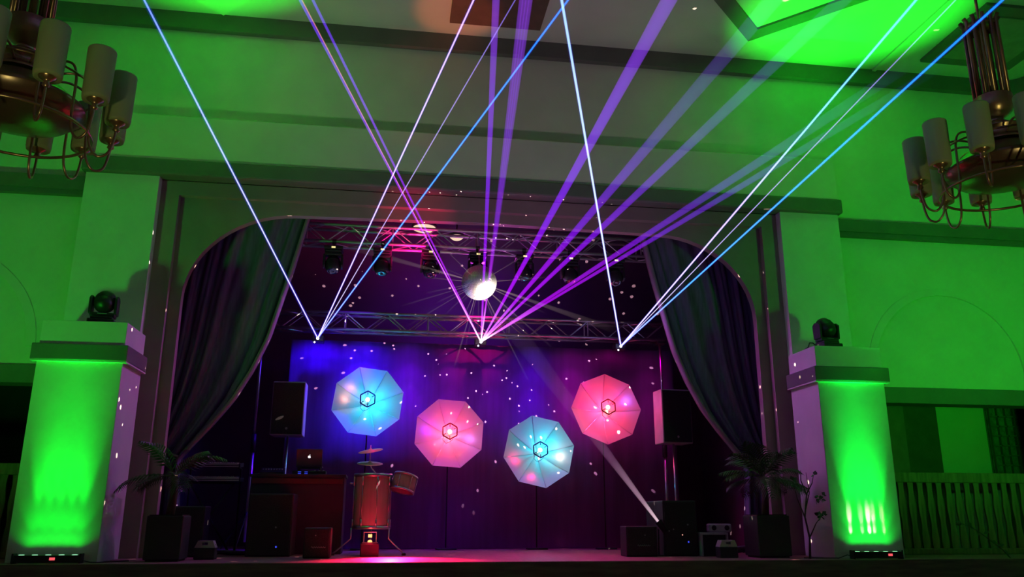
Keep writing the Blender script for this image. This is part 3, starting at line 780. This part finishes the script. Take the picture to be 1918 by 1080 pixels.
umbrella(-0.290, 1.770, 0.572, rad(18.4), 'pink lit umbrella second from the left, above the drum side', [(0.0, -0.05, 0.0, (1.0, 0.07, 0.20), 19.0), (-0.34, 0.0, 0.05, (0.15, 0.0, 1.0), 1.0), (0.30, 0.02, -0.08, (0.3, 0.2, 1.0), 0.8), (0, 0.13, 0, (0.6, 1.0, 0.1), 0.16)], red_f)
umbrella(1.150, 1.505, 0.585, rad(9.9), 'blue lit umbrella with magenta patches, the lowest of the four', [(0.10, -0.05, 0.06, (0.0, 0.56, 0.74), 11), (-0.36, 0.02, -0.12, (1.0, 0.0, 0.15), 0.9), (-0.12, 0.02, -0.38, (1.0, 0.0, 0.15), 0.7), (0.33, 0.02, -0.06, (1, 0.7, 0.5), 0.9), (0, 0.14, 0, (0.8, 1.0, 0.5), 0.10)], blue_f)
umbrella(2.275, 2.205, 0.588, rad(44.5), 'red pink lit umbrella, the rightmost of the four', [(-0.02, -0.05, 0.0, (1.0, 0.03, 0.14), 21.0), (0.33, 0.0, 0.14, (0.2, 0.12, 1.0), 1.1), (0.04, 0.13, 0.0, (0.5, 1.0, 0.1), 0.18)], red_f)

# washes on the backdrop and on the stage with no fixtures modelled
for (nm, x, col, pw) in (('blue_fill', -2.45, (0.04, 0.0, 1.0), 6.5), ('blue_fill', -1.70, (0.045, 0.0, 1.0), 4.2), ('violet_fill', -0.95, (0.22, 0.0, 1.0), 1.2), ('violet_fill', -0.25, (0.5, 0.0, 0.85), 0.5),
                         ('violet_fill', 0.45, (0.35, 0.0, 0.9), 0.42), ('blue_fill', 1.10, (0.14, 0.0, 1.0), 0.95), ('magenta_fill', 1.80, (0.75, 0.0, 0.60), 0.6), ('magenta_fill', 2.50, (0.9, 0.0, 0.42), 0.7), ('magenta_fill', 3.15, (0.7, 0.0, 0.4), 0.25)):
    light(nm, 'SPOT', (x, 3.09, 3.34), col, 10*pw, (x, 3.45, 2.2), 0.03, 150)  # added spots standing in for umbrella spill on the backdrop
    light(nm, 'SPOT', (x, 3.09, 3.34), col, 34*pw, (x, 3.48, 1.7), 0.03, 75)
    light(nm, 'SPOT', (x, 3.09, 3.34), col, 110*pw, (x, 3.50, 0.8), 0.03, 44)
light('violet_low_fill', 'SPOT', (-0.2, 2.75, 0.35), (0.35, 0.0, 1.0), 2.6, (-0.2, 3.5, 0.7), 0.05, 150)  # added to lift the foot of the backdrop
light('floor_magenta_wash', 'SPOT', (0.6, 1.7, 4.2), (1.0, 0.0, 0.60), 420, (0.6, 0.6, 0.0), 0.05, 56)
light('pink_truss_wash', 'SPOT', (-1.08, 1.66, 4.0), (1.0, 0.0, 0.20), 150, (-1.08, 1.97, 4.65), 0.03, 125)
light('violet_arch_wash', 'SPOT', (0.2, 3.0, 3.7), (0.65, 0.05, 0.7), 75, (0.2, 1.2, 4.9), 0.05, 120)
light('pink_truss_wash', 'SPOT', (0.9, 2.9, 3.9), (1.0, 0.02, 0.12), 10, (1.6, 1.9, 4.5), 0.03, 30)
light('violet_side_fill', 'SPOT', (-1.3, 1.6, 4.25), (0.62, 0.10, 1.0), 165, (-4.4, 0.4, 1.3), 0.05, 60)  # added in place of umbrella glow on the pedestal sides
light('violet_side_fill', 'SPOT', (1.3, 1.6, 4.25), (0.70, 0.10, 1.0), 180, (4.4, 0.4, 1.3), 0.05, 60)  # same added glow for the right pedestal
light('violet_back_fill', 'SPOT', (0.0, 3.6, 4.2), (0.35, 0.02, 1.0), 60, (0.0, 5.2, 4.2), 0.1, 150)  # added to tint the stage back wall
light('pink_glow_fill', 'SPOT', (-0.75, 0.15, 0.25), (1.0, 0.0, 0.12), 900, (-0.98, 1.1, 4.55), 0.02, 17, 1.0)  # added for the pink glow on beam and arch
light('rear_truss_blue', 'SPOT', (-1.9, 2.3, 4.2), (0.15, 0.0, 1.0), 60, (-1.9, 3.2, 3.62), 0.03, 50)  # added to tint the rear truss blue
light('blue_side_fill', 'SPOT', (-1.62, 2.6, 3.25), (0.04, 0.0, 1.0), 260, (-2.5, 2.72, 2.05), 0.02, 34)  # added to colour the left loudspeaker's flank
light('pink_side_fill', 'SPOT', (2.0, 2.25, 3.25), (1.0, 0.0, 0.30), 90, (2.97, 2.5, 2.05), 0.02, 32)  # added to colour the right loudspeaker's flank
light('rear_truss_pink', 'SPOT', (0.3, 2.3, 4.2), (1.0, 0.0, 0.25), 110, (0.2, 3.2, 3.62), 0.03, 50)  # added to tint the rear truss pink

# ------------------------------------------------------------------ cocktail drum kit
t = empty('standing_drum_kit', (-1.42, 1.6, 0), 'upright drum kit with tall barrel, side drum and two cymbals at stage left', 'drum kit')
R = 0.245
MB().lathe([(R, 0.36), (R, 1.02)], 36).build('barrel_shell', drum_shell, t, True)
for z in (0.33, 1.015):
    MB().lathe([(R+0.004, z), (R+0.018, z), (R+0.018, z+0.045), (R+0.004, z+0.045), (R+0.004, z)], 36).build('hoop', steel, t, True)
MB().lathe([(0.001, 1.045), (R, 1.045)], 36).build('top_skin', drum_skin, t)
MB().lathe([(0.001, 0.345), (R, 0.345)], 36).build('bottom_skin', drum_skin, t)
for k in range(8):
    a = k*PI/4+0.25; x, y = (R+0.013)*math.cos(a), (R+0.013)*math.sin(a)
    MB().tube([(x, y, 0.36), (x, y, 0.46)], 0.011, 8).tube([(x, y, 0.90), (x, y, 1.02)], 0.011, 8).tube([(x, y, 0.46), (x, y, 0.9)], 0.004, 6).build('lug', steel, t, True)
for a, mid in ((PI+0.15, 0.0), (-0.45, 0.0), (PI/2, 0)):
    c, s = math.cos(a), math.sin(a)
    MB().tube([((R+0.02)*c, (R+0.02)*s, 0.35), ((R+0.02)*c, (R+0.02)*s, 0.21), ((R+0.10)*c, (R+0.10)*s, 0.14), ((R+0.24)*c, (R+0.24)*s, 0.03)], 0.010, 8).build('leg', steel, t, True)
    MB().lathe([(0.001, 0), (0.028, 0), (0.03, 0.02), (0.02, 0.035), (0.001, 0.038)], 12, ((R+0.25)*c, (R+0.25)*s, 0)).build('rubber_foot', black_plastic, t, True)
# side drum
q = Matrix.Translation((0.42, -0.05, 0.93)) @ Matrix.Rotation(rad(14), 4, 'Y') @ Matrix.Rotation(rad(-12), 4, 'X')
side = MB().lathe([(0.155, -0.10), (0.155, 0.10)], 30, mtx=q).build('side_drum', drum_shell, t, True)
for z in (-0.115, 0.095): MB().lathe([(0.158, z), (0.17, z), (0.17, z+0.025), (0.158, z+0.025), (0.158, z)], 30, mtx=q).build('side_drum_hoop', steel, side, True)
MB().lathe([(0.001, 0.107), (0.155, 0.107)], 30, mtx=q).build('side_drum_skin', drum_skin, side)
for k in range(6):
    a = k*PI/3; x, y = 0.163*math.cos(a), 0.163*math.sin(a)
    MB().tube([q @ Vector((x, y, -0.09)), q @ Vector((x, y, 0.09))], 0.007, 6).build('side_drum_lug', steel, side, True)
MB().tube([(R, -0.02, 0.96), (0.27, -0.03, 0.95), (0.30, -0.04, 0.94)], 0.012, 8).build('side_drum_arm', steel, t, True)
# cymbals
MB().tube([(0.06, 0.0, 1.04), (-0.03, 0.0, 1.13), (-0.06, 0.0, 1.20), (-0.055, 0.0, 1.45)], 0.008, 8).build('cymbal_rod', steel, t, True)
for z, r_, tl in ((1.20, 0.175, 0.02), (1.37, 0.17, -0.16)):
    q = Matrix.Translation((-0.055, 0, z)) @ Matrix.Rotation(0.22, 4, 'X') @ Matrix.Rotation(tl, 4, 'Y')
    MB().lathe([(0.001, 0.032), (0.02, 0.03), (0.035, 0.014), (r_, 0.0), (r_, -0.004), (0.034, 0.008), (0.001, 0.02)], 32, mtx=q).build('cymbal', cymbal_m, t, True)
MB().tube([(-R-0.01, -0.02, 0.93), (-R-0.06, -0.05, 0.93)], 0.012, 8).build('bracket', steel, t, True)

# red par light at the foot of the drum
t = empty('red_par_light', (-1.42, 1.18, 0), 'small square light box glowing red at the foot of the drum', 'stage light')
MB().box(-0.12, 0.12, -0.08, 0.10, 0.0, 0.16).build('housing', black_plastic, t, bevel=0.012)
MB().box(-0.10, 0.10, -0.06, 0.08, 0.165, 0.175).build('rim', steel, t)
MB().lathe([(0.001, 0.03), (0.025, 0.022), (0.03, 0.0)], 14, (0.0, 0.0, 0.176)).build('lamp', led_hot_red, t, True)
MB().box(-0.025, 0.025, -0.02, 0.0, 0.235, 0.275).build('reflector', led_hot_red, t)
MB().tube([(-0.08, 0, 0.175), (-0.08, 0, 0.30), (0.08, 0, 0.30), (0.08, 0, 0.175)], 0.007, 8).build('bracket', steel, t, True)
l = bpy.data.lights.new('red_lamp', 'POINT'); l.color = (1, 0.01, 0.05); l.energy = 3.5; l.shadow_soft_size = 0.03
o = bpy.data.objects.new('red_lamp', l); C.objects.link(o); o.location = (-1.42, 1.05, 0.27)
light('red_floor_lamp', 'SPOT', (-1.15, 1.0, 0.45), (1, 0.01, 0.10), 1300, (-1.10, 0.45, 0), 0.03, 112)

light('pink_cymbal_fill', 'SPOT', (-1.25, 1.35, 4.15), (1, 0.0, 0.35), 150, (-1.47, 1.55, 1.3), 0.02, 9)  # spot added to colour the cymbals
# ------------------------------------------------------------------ speakers
def pa_speaker(x, y, z0, rz, label, side_lit, w_=0.48, h=0.80, d=0.36):
    t = empty('loudspeaker', (x, y, z0), label, 'loudspeaker', 'loudspeakers on poles', rz)
    body = MB().prism([(-w_/2, 0), (w_/2, 0), (w_/2-0.015, d), (-w_/2+0.015, d)], 0, h, 'z').build('cabinet', cab_side if side_lit else black_case, t, bevel=0.012)  # side_lit swaps black for pale grey so the lit flank shows
    MB().box(-w_/2+0.015, w_/2-0.015, -0.012, 0.0, 0.02, h-0.02).build('grille', grille, t, bevel=0.004)
    for sg in (-1, 1):
        MB().box(sg*(w_/2-0.028)-0.006, sg*(w_/2-0.028)+0.006, 0.12, 0.22, h*0.42, h*0.62).build('handle', black_plastic, t, bevel=0.004)
    MB().lathe([(0.001, 0), (0.018, 0)], 12, mtx=Matrix.Rotation(PI/2, 4, 'X')).build('badge', logo_grey, t, loc=(0.0, -0.014, 0.10))
    p = MB().tube([(0, 0.18, 0.0), (0, 0.18, -z0+0.002)], 0.018, 10)
    p.build('pole', steel, t, True)
    return t
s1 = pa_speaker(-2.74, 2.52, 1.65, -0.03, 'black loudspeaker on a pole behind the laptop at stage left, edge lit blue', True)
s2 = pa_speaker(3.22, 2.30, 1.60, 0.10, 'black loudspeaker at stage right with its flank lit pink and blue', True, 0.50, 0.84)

def cabinet(name, x0, x1, y0, y1, h, label, cat='speaker', badge=None, dots=None, z0=0.0):
    t = empty(name, ((x0+x1)/2, (y0+y1)/2, z0), label, cat)
    wx, wy = (x1-x0)/2, (y1-y0)/2
    MB().box(-wx, wx, -wy, wy, 0.0, h).build('cabinet', black_case, t, bevel=0.012)
    MB().box(-wx+0.02, wx-0.02, -wy-0.012, -wy, 0.02, h-0.02).build('grille', grille, t, bevel=0.003)
    if badge:
        bx, bz, bw = badge
        pts = [(bx+bw*(i/24-0.5), -wy-0.016, bz+0.008*math.sin(i*1.6)*(1.4 if i < 4 else 1)) for i in range(25)]
        MB().tube(pts, 0.0035, 5).build('badge', logo_grey, t, True)
    for (dx, dz, m, r) in (dots or []):
        MB().lathe([(0.001, 0), (r, 0)], 10, mtx=Matrix.Rotation(PI/2, 4, 'X')).build('indicator', m, t, loc=(dx, -wy-0.015, dz))
    return t
cabinet('subwoofer', 2.42, 2.89, 0.82, 1.55, 0.71, 'large black speaker box on the floor at stage right beneath the pole speaker', dots=[(-0.10, 0.34, logo_grey, 0.010), (0.02, 0.27, led_orange, 0.008), (0.10, 0.40, logo_grey, 0.012), (0.10, 0.18, led_blue, 0.012), (-0.16, 0.32, logo_grey, 0.010)])
cabinet('subwoofer', -2.98, -2.42, 1.2, 1.75, 0.78, 'black speaker box on the floor before the table at stage left', dots=[(0.10, 0.12, led_blue, 0.012), (0.08, 0.36, logo_grey, 0.012)])
cabinet('stage_monitor', 1.88, 2.30, 0.72, 1.02, 0.38, 'small black stage monitor with a script badge at stage right', badge=(0.02, 0.14, 0.17), dots=[(0.04, 0.27, logo_grey, 0.008)])
cabinet('stage_monitor', -2.22, -1.89, 0.72, 1.02, 0.36, 'small black stage monitor with a script badge at stage left', badge=(0.02, 0.13, 0.17), dots=[(-0.02, 0.27, logo_grey, 0.008)])
cabinet('flight_case', -3.95, -3.50, 1.15, 1.50, 0.62, 'dark equipment case in the shadows left of the keyboards', 'case')
cabinet('flight_case', 2.96, 3.36, 1.02, 1.4, 0.27, 'low black case at stage right carrying the small mixer', 'case')

# ------------------------------------------------------------------ DJ table with equipment
t = empty('equipment_table', (-2.42, 2.12, 0), 'cloth covered equipment table behind the speaker at stage left with a red lit strip', 'table')
MB().box(-0.68, 0.62, -0.30, 0.30, 1.02, 1.06).build('tabletop', black_case, t, bevel=0.005)
MB().box(-0.66, 0.60, -0.29, 0.29, 0.0, 1.02).build('table_skirt', stage_black, t)
MB().box(-0.64, 0.58, -0.302, -0.29, 0.93, 1.0).build('front_strip', red_lit_strip, t)  # red light on the table edge put into the strip's colour
t = empty('laptop', (-2.34, 2.22, 1.17), 'open laptop with a glowing apple on its lid, on the table at stage left', 'laptop')
MB().box(-0.18, 0.18, -0.10, 0.14, 0.0, 0.016).build('base', silver_lid, t, bevel=0.004)
lid = MB().box(-0.18, 0.18, -0.006, 0.006, 0.0, 0.245).build('lid', silver_lid, t, bevel=0.004, loc=(0, -0.10, 0.012))
lid.rotation_euler = (rad(14), 0, 0)
ap = MB(); pts = []
for i in range(48):
    a = 2*PI*i/48; r = 0.020*(1+0.06*math.cos(2*a)); x = r*math.cos(a); z = r*math.sin(a)
    if math.cos(a-PI/2) > 0.9: z -= 0.003*(math.cos(a-PI/2)-0.9)/0.1
    if math.cos(a+PI/2) > 0.93: z += 0.002*(math.cos(a+PI/2)-0.93)/0.07
    bx, bz = 0.024, 0.004
    dd = math.hypot(x-bx, z-bz)
    if dd < 0.0105:
        x, z = bx+(x-bx)/dd*0.0105, bz+(z-bz)/dd*0.0105
    pts.append((x, z))
ap.prism(pts, -0.0078, -0.0065, 'y')
lf = [(0.002+0.011*u*0.7-0.002*math.sin(PI*u)*1.6, 0.021+0.014*u) for u in [i/6 for i in range(7)]]+[(0.002+0.0077*u+0.003*math.sin(PI*u)*1.6, 0.021+0.014*u) for u in [1-i/6 for i in range(1, 6)]]
ap.prism(lf, -0.0078, -0.0065, 'y')
ap.build('lid_emblem', logo_glow, lid, loc=(0, 0, 0.135))
t = empty('laptop_stand', (-2.34, 2.22, 1.062), 'low stand lifting the laptop above the table', 'stand')
MB().box(-0.16, 0.16, -0.10, 0.12, 0.092, 0.106).box(-0.16, -0.14, -0.08, 0.1, 0.0, 0.093).box(0.14, 0.16, -0.08, 0.1, 0.0, 0.093).build('frame', black_case, t)
t = empty('mixer_controller', (-2.33, 2.02, 1.061), 'flat music controller with four blue lamps under the laptop', 'mixer')
MB().box(-0.22, 0.24, -0.06, 0.10, 0.0, 0.05).build('body', black_plastic, t, bevel=0.006)
for x, z in ((-0.12, 0.035), (-0.03, 0.035), (-0.12, 0.012), (-0.03, 0.012)):
    MB().box(x-0.022, x+0.022, -0.063, -0.0605, z-0.004, z+0.004).build('lamp', led_blue, t)
for x in (0.08, 0.14, 0.20):
    MB().lathe([(0.012, 0.05), (0.011, 0.065), (0.001, 0.066)], 10, (x, 0.02, 0)).build('knob', logo_grey, t)
t = empty('mixing_desk', (-2.84, 2.12, 1.061), 'small mixing desk with a silver strip at the left end of the table', 'mixer')
MB().prism([(-0.10, 0.0), (0.12, 0.0), (0.12, 0.10), (-0.10, 0.03)], -0.16, 0.16, 'x').build('body', black_plastic, t)
for i in range(8):
    MB().lathe([(0.008, 0), (0.007, 0.014), (0.001, 0.015)], 8, (-0.13+i*0.037, 0.02, 0.07)).build('knob', logo_grey, t)

# keyboards on a stand
t = empty('keyboard_stand', (-3.62, 2.10, 0), 'crossed tube stand carrying two keyboards at stage left', 'stand')
MB().tube([(-0.30, -0.12, 0.02), (0.30, -0.12, 0.94)], 0.014, 8).build('leg', black_case, t, True)
MB().tube([(0.30, -0.08, 0.02), (-0.30, -0.08, 0.94)], 0.014, 8).build('leg', black_case, t, True)
MB().tube([(-0.34, 0.10, 0.0), (-0.34, 0.10, 1.14), (-0.34, -0.12, 1.14)], 0.014, 8).tube([(0.34, 0.10, 0.0), (0.34, 0.10, 1.14), (0.34, -0.12, 1.14)], 0.014, 8).build('upright', black_case, t, True)
MB().tube([(-0.34, 0.10, 0.94), (0.34, 0.10, 0.94)], 0.012, 8).tube([(-0.30, -0.12, 0.94), (0.34, 0.10, 0.94)], 0.012, 8).build('crossbar', black_case, t, True)
def keyboard(loc, L_, label, tilt, n=26):
    t = empty('keyboard', loc, label, 'keyboard', 'keyboards on the stand'); t.rotation_euler = (tilt, 0, 0)
    MB().box(-L_/2, L_/2, -0.15, 0.13, 0.0, 0.055).build('body', black_case, t, bevel=0.006)
    k = MB()
    for i in range(n):
        x = -L_/2+0.04+i*(L_-0.08)/n; k.box(x+0.001, x+(L_-0.08)/n-0.001, -0.145, -0.04, 0.055, 0.066)
    k.build('white_keys', key_white, t)
    kb = MB()
    for i in range(n):
        if i % 7 in (0, 1, 3, 4, 5):
            x = -L_/2+0.04+(i+0.72)*(L_-0.08)/n; kb.box(x, x+0.012, -0.11, -0.04, 0.066, 0.074)
    kb.build('black_keys', black_plastic, t)
    MB().box(-0.09, 0.07, 0.02, 0.09, 0.0555, 0.060).build('screen', silver_lid, t)
    MB().box(-L_/2+0.02, L_/2-0.02, -0.153, -0.1495, 0.012, 0.022).box(-L_/2+0.02, L_/2-0.02, -0.153, -0.1495, 0.035, 0.045).build('front_stripe', key_white, t)
keyboard((-3.62, 2.07, 1.155), 0.74, 'upper of the two keyboards on the stand, pale striped front', 0.10)
keyboard((-3.59, 2.05, 0.955), 0.72, 'lower of the two keyboards on the stand', 0.02)

# canisters, mixer, rack
def canister(loc, label, rz=0):
    t = empty('fluid_canister', loc, label, 'canister', 'canisters with pale handled tops on the stage edge', rz)
    MB().box(-0.12, 0.12, -0.08, 0.08, 0.0, 0.135).build('body', black_case, t, bevel=0.012)
    hz = [(-0.12, 0.135), (0.12, 0.135), (0.085, 0.215), (-0.085, 0.215)]
    # handle top with a hole
    hole = [(-0.035, 0.165), (0.03, 0.165), (0.03, 0.195), (-0.035, 0.195)]
    m = MB(); vs = [(x, y, z) for y in (-0.07, 0.07) for (x, z) in hz+hole]; fs = []
    for i in range(4):
        j = (i+1) % 4
        fs += [(i, j, 4+j, 4+i), (8+i, 12+i, 12+j, 8+j), (i, 8+i, 8+j, j), (4+i, 4+j, 12+j, 12+i)]
    m.add(vs, fs); m.build('handle_top', pale_plastic, t)
    MB().lathe([(0.022, 0), (0.022, 0.02), (0.001, 0.022)], 12, (0.09, 0, 0.165), mtx=Matrix.Rotation(0.5, 4, 'Y')).build('cap', pale_plastic, t)
canister((-3.34, 0.60, 0.0), 'small canister with a pale handled top at the left, below the keyboards')
canister((3.09, 0.35, 0.0), 'small canister with a yellowish handled top at the right near the palm pot')
t = empty('rack_amplifier', (3.10, 0.85, 0.0), 'small open frame amplifier with a purple lit rim behind the right canister', 'amplifier')
fm = MB().box(-0.19, 0.19, -0.10, 0.12, 0.27, 0.30).box(-0.19, -0.165, -0.10, 0.12, 0.0, 0.27).box(0.165, 0.19, -0.10, 0.12, 0.0, 0.27)
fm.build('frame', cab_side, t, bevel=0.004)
MB().box(-0.163, 0.163, -0.06, 0.10, 0.0, 0.268).build('chassis', black_case, t)
t = empty('tape_deck', (3.22, 0.88, 0.302), 'grey device with two round holes standing on the amplifier frame', 'device')
MB().box(-0.16, 0.16, -0.05, 0.06, 0.0, 0.11).build('body', cab_side, t, bevel=0.02)
for x in (-0.09, 0.09):
    MB().lathe([(0.034, 0.0), (0.028, 0.006), (0.001, 0.004)], 16, mtx=Matrix.Rotation(PI/2, 4, 'X')).build('reel', black_plastic, t, True, loc=(x, -0.052, 0.058))

# ------------------------------------------------------------------ plants
def smooth(pts, k=5):
    P_ = [Vector(p) for p in pts]; out = []
    for i in range(len(P_)-1):
        a = P_[max(0, i-1)]; b = P_[i]; c = P_[i+1]; d = P_[min(len(P_)-1, i+2)]
        for j in range(k):
            t = j/k
            out.append(0.5*((2*b)+(c-a)*t+(2*a-5*b+4*c-d)*t*t+(3*b-a-3*c+d)*t*t*t))
    out.append(P_[-1]); return out
def frond(mb, root, az, elev, L_, droop, n=16, wl=0.26):
    pts = []
    d0 = Vector((math.cos(az)*math.cos(elev), math.sin(az)*math.cos(elev), math.sin(elev)))
    p = Vector(root); d = d0.copy(); seg = L_/n
    for i in range(n+1):
        pts.append(p.copy()); p = p+d*seg; d = (d+Vector((0, 0, -droop/n*(0.4+1.6*i/n)))).normalized()
    mb.tube(pts, 0.006, 5, r1=0.002)
    for i in range(2, n+1):
        t_ = (pts[i]-pts[i-1]).normalized(); side = t_.cross(Vector((0, 0, 1))).normalized()
        ll = wl*math.sin(PI*min(1, 0.15+0.85*i/n))**0.6*(1.0 if i < n-3 else 0.75)
        for s in (-1, 1):
            dr_ = (side*s*0.75+t_*0.75+Vector((0, 0, -0.12))).normalized()
            a = pts[i]; b = a+dr_*ll*0.5+Vector((0, 0, 0.015)); c = a+dr_*ll+Vector((0, 0, -0.05*ll/0.2))
            wd = t_*0.012
            mb.add([a-wd*0.5, a+wd*0.5, b+wd, b-wd, c], [(0, 1, 2, 3), (3, 2, 4)])
def palm(x, y, hw, ph, th, label, nf, L_, seed):
    random.seed(seed)
    t = empty('potted_palm', (x, y, 0), label, 'potted plant')
    MB().prism([(-hw*0.9, -hw*0.9), (hw*0.9, -hw*0.9), (hw*0.9, hw*0.9), (-hw*0.9, hw*0.9)], 0, 0.02, 'z').box(-hw, hw, -hw, hw, 0.02, ph).build('pot', pot_m, t, bevel=0.012)
    MB().box(-hw*0.9, hw*0.9, -hw*0.9, hw*0.9, ph, ph+0.012).build('soil', soil, t)
    MB().tube([(0, 0, ph), (0.02, 0, (ph+th)/2), (0.0, 0.01, th)], 0.05, 10, r1=0.035).build('trunk', bark, t, True)
    for k in range(nf):
        m = MB(); frond(m, (0, 0, th-0.03), 2*PI*k/nf+random.uniform(-0.2, 0.2), random.uniform(-0.1, 1.05), L_*random.uniform(0.75, 1.1), random.uniform(0.6, 1.3))
        m.build('frond', leaf_m, t)
palm(3.68, 0.42, 0.22, 0.52, 1.02, 'bushy potted palm in a square dark pot at the right of the stage', 22, 0.62, 3)
palm(-3.72, 0.30, 0.20, 0.50, 0.98, 'potted palm in the shadows at the left of the stage', 13, 0.64, 5)
# bare branch plant by the right pedestal
t = empty('branch_plant', (4.03, 0.0, 0), 'thin bare branching plant beside the right pedestal', 'plant')
m = MB()
m.tube([(0, 0, 0.0), (0.02, 0, 0.25), (-0.02, 0, 0.5), (0.03, 0, 0.78)], 0.016, 8, r1=0.008)
random.seed(11)
for (a, b, c_) in (((0.02, 0, 0.25), (0.12, 0, 0.42), (0.20, 0.02, 0.50)), ((-0.02, 0, 0.5), (-0.10, 0, 0.72), (-0.14, 0, 0.95)), ((0.0, 0, 0.6), (0.07, 0, 0.80), (0.05, 0, 1.05)), ((0.03, 0, 0.78), (-0.03, 0, 0.95), (-0.02, 0, 1.08)), ((0.03, 0, 0.78), (0.12, 0, 0.92), (0.16, 0.02, 1.02))):
    m.tube([a, b, c_], 0.009, 6, r1=0.003)
m.build('branches', bark, t, True)
lm = MB()
for (x, z) in ((0.20, 0.50), (0.22, 0.54), (0.17, 0.53), (0.19, 0.75), (0.23, 0.72), (0.15, 0.70), (0.24, 0.78), (0.16, 1.02), (-0.14, 0.95)):
    for k in range(5):
        a = random.uniform(0, 2*PI); r = random.uniform(0.04, 0.07)
        c, s = math.cos(a)*r, math.sin(a)*r
        lm.add([(x, 0.0, z), (x+c*0.5-s*0.3, 0.02, z+s*0.5+c*0.3), (x+c, 0.0, z+s), (x+c*0.5+s*0.3, -0.02, z+s*0.5-c*0.3)], [(0, 1, 2, 3)])
lm.build('leaves', leaf_m, t)
# rose stem in front of the balustrade
t = empty('rose_stem', (5.75, -0.12, 0), 'dark drooping stem with buds and leaves in front of the balustrade', 'plant')
m = MB(); pts = [(0.95, 0, 0.0), (0.86, 0, 0.10), (0.70, 0, 0.22), (0.55, 0, 0.33), (0.42, 0, 0.40), (0.30, 0, 0.43)]
m.tube(pts, 0.007, 6, r1=0.004).build('stem', bark, t, True)
MB().lathe([(0.001, -0.035), (0.03, -0.02), (0.036, 0.0), (0.024, 0.025), (0.001, 0.032)], 12, (0.29, 0, 0.43)).build('bud', leaf_m, t, True)
lm = MB()
for (x, z, a) in ((0.42, 0.40, -0.5), (0.52, 0.34, -0.9), (0.62, 0.30, 0.3), (0.72, 0.22, -0.5), (0.80, 0.15, 0.2), (0.88, 0.10, -0.8), (0.47, 0.38, 2.2)):
    c, s = math.cos(a)*0.09, math.sin(a)*0.09
    lm.add([(x, 0, z), (x+c*0.5-s*0.28, 0.01, z+s*0.5+c*0.28), (x+c, 0, z+s), (x+c*0.5+s*0.28, -0.01, z+s*0.5-c*0.28)], [(0, 1, 2, 3)])
lm.build('leaves', leaf_m, t)

# ------------------------------------------------------------------ chandeliers
def chandelier(loc, label, ph=0.14):
    t = empty('chandelier', loc, label, 'chandelier', 'brass chandeliers with frosted shades')
    # loc = level of the shade bottoms
    MB().lathe([(0.001, -0.10), (0.20, -0.085), (0.38, -0.03), (0.47, 0.05), (0.475, 0.075), (0.44, 0.10), (0.30, 0.22), (0.19, 0.27), (0.18, 0.28)], 40).build('bowl', bowl_brass, t, True)
    MB().lathe([(0.24, 0.28), (0.24, 0.30), (0.20, 0.31), (0.195, 0.40), (0.22, 0.41), (0.22, 0.425), (0.12, 0.44)], 32).build('drum_collar', brass, t, True)
    MB().lathe([(0.12, 0.44), (0.13, 0.46), (0.09, 0.50), (0.05, 0.52), (0.07, 0.54), (0.14, 0.60), (0.165, 0.67), (0.16, 0.75)], 28).build('finial_cup', brass, t, True)
    for k in range(12):
        a = 2*PI*k/12; c, s = math.cos(a), math.sin(a)
        MB().tube([(0.135*c, 0.135*s, 0.64), (0.135*c, 0.135*s, 1.52), (0.16*c, 0.16*s, 1.56)], 0.019, 8).build('rod', bowl_brass if k % 2 else brass, t, True)
    MB().lathe([(0.14, 1.46), (0.145, 1.47), (0.14, 1.50), (0.001, 1.52)], 20).build('rod_holder', brass, t, True)
    MB().tube([(0, 0, 0.5), (0, 0, ZC-loc[2])], 0.013, 8).build('stem', brass, t, True)
    MB().tube([(0.53*math.cos(2*PI*i/40), 0.53*math.sin(2*PI*i/40), -0.13) for i in range(40)], 0.012, 8, closed=True).build('lower_ring', brass, t, True)
    MB().tube([(0.52*math.cos(2*PI*i/40), 0.52*math.sin(2*PI*i/40), 0.24) for i in range(40)], 0.009, 8, closed=True).build('upper_ring', brass, t, True)
    for k in range(12):
        a = 2*PI*k/12+ph; c, s = math.cos(a), math.sin(a)
        def P(r, z): return (r*c, r*s, z)
        MB().tube(smooth([P(0.20, 0.33), P(0.33, 0.37), P(0.45, 0.34), P(0.50, 0.24), P(0.51, 0.10), P(0.51, -0.05), P(0.53, -0.20), P(0.59, -0.28), P(0.66, -0.25), P(0.69, -0.15), P(0.70, -0.04)]), 0.010, 8).build('arm', brass, t, True)
        MB().lathe([(0.012, -0.07), (0.028, -0.055), (0.018, -0.03), (0.03, -0.015), (0.055, 0.0), (0.06, 0.012)], 16, P(0.70, 0)).build('cup', brass, t, True)
        MB().lathe([(0.05, 0.012), (0.088, 0.0), (0.094, 0.03), (0.099, 0.40), (0.095, 0.41), (0.091, 0.40), (0.086, 0.03), (0.05, 0.018)], 24, P(0.70, 0.0)).build('glass_shade', frosted, t, True)
chandelier((-4.08, -4.1, 3.39), 'brass chandelier with frosted cylinder shades, cut by the left edge of the photo')
chandelier((4.06, -4.1, 3.41), 'brass chandelier with frosted cylinder shades hanging in the upper right corner')
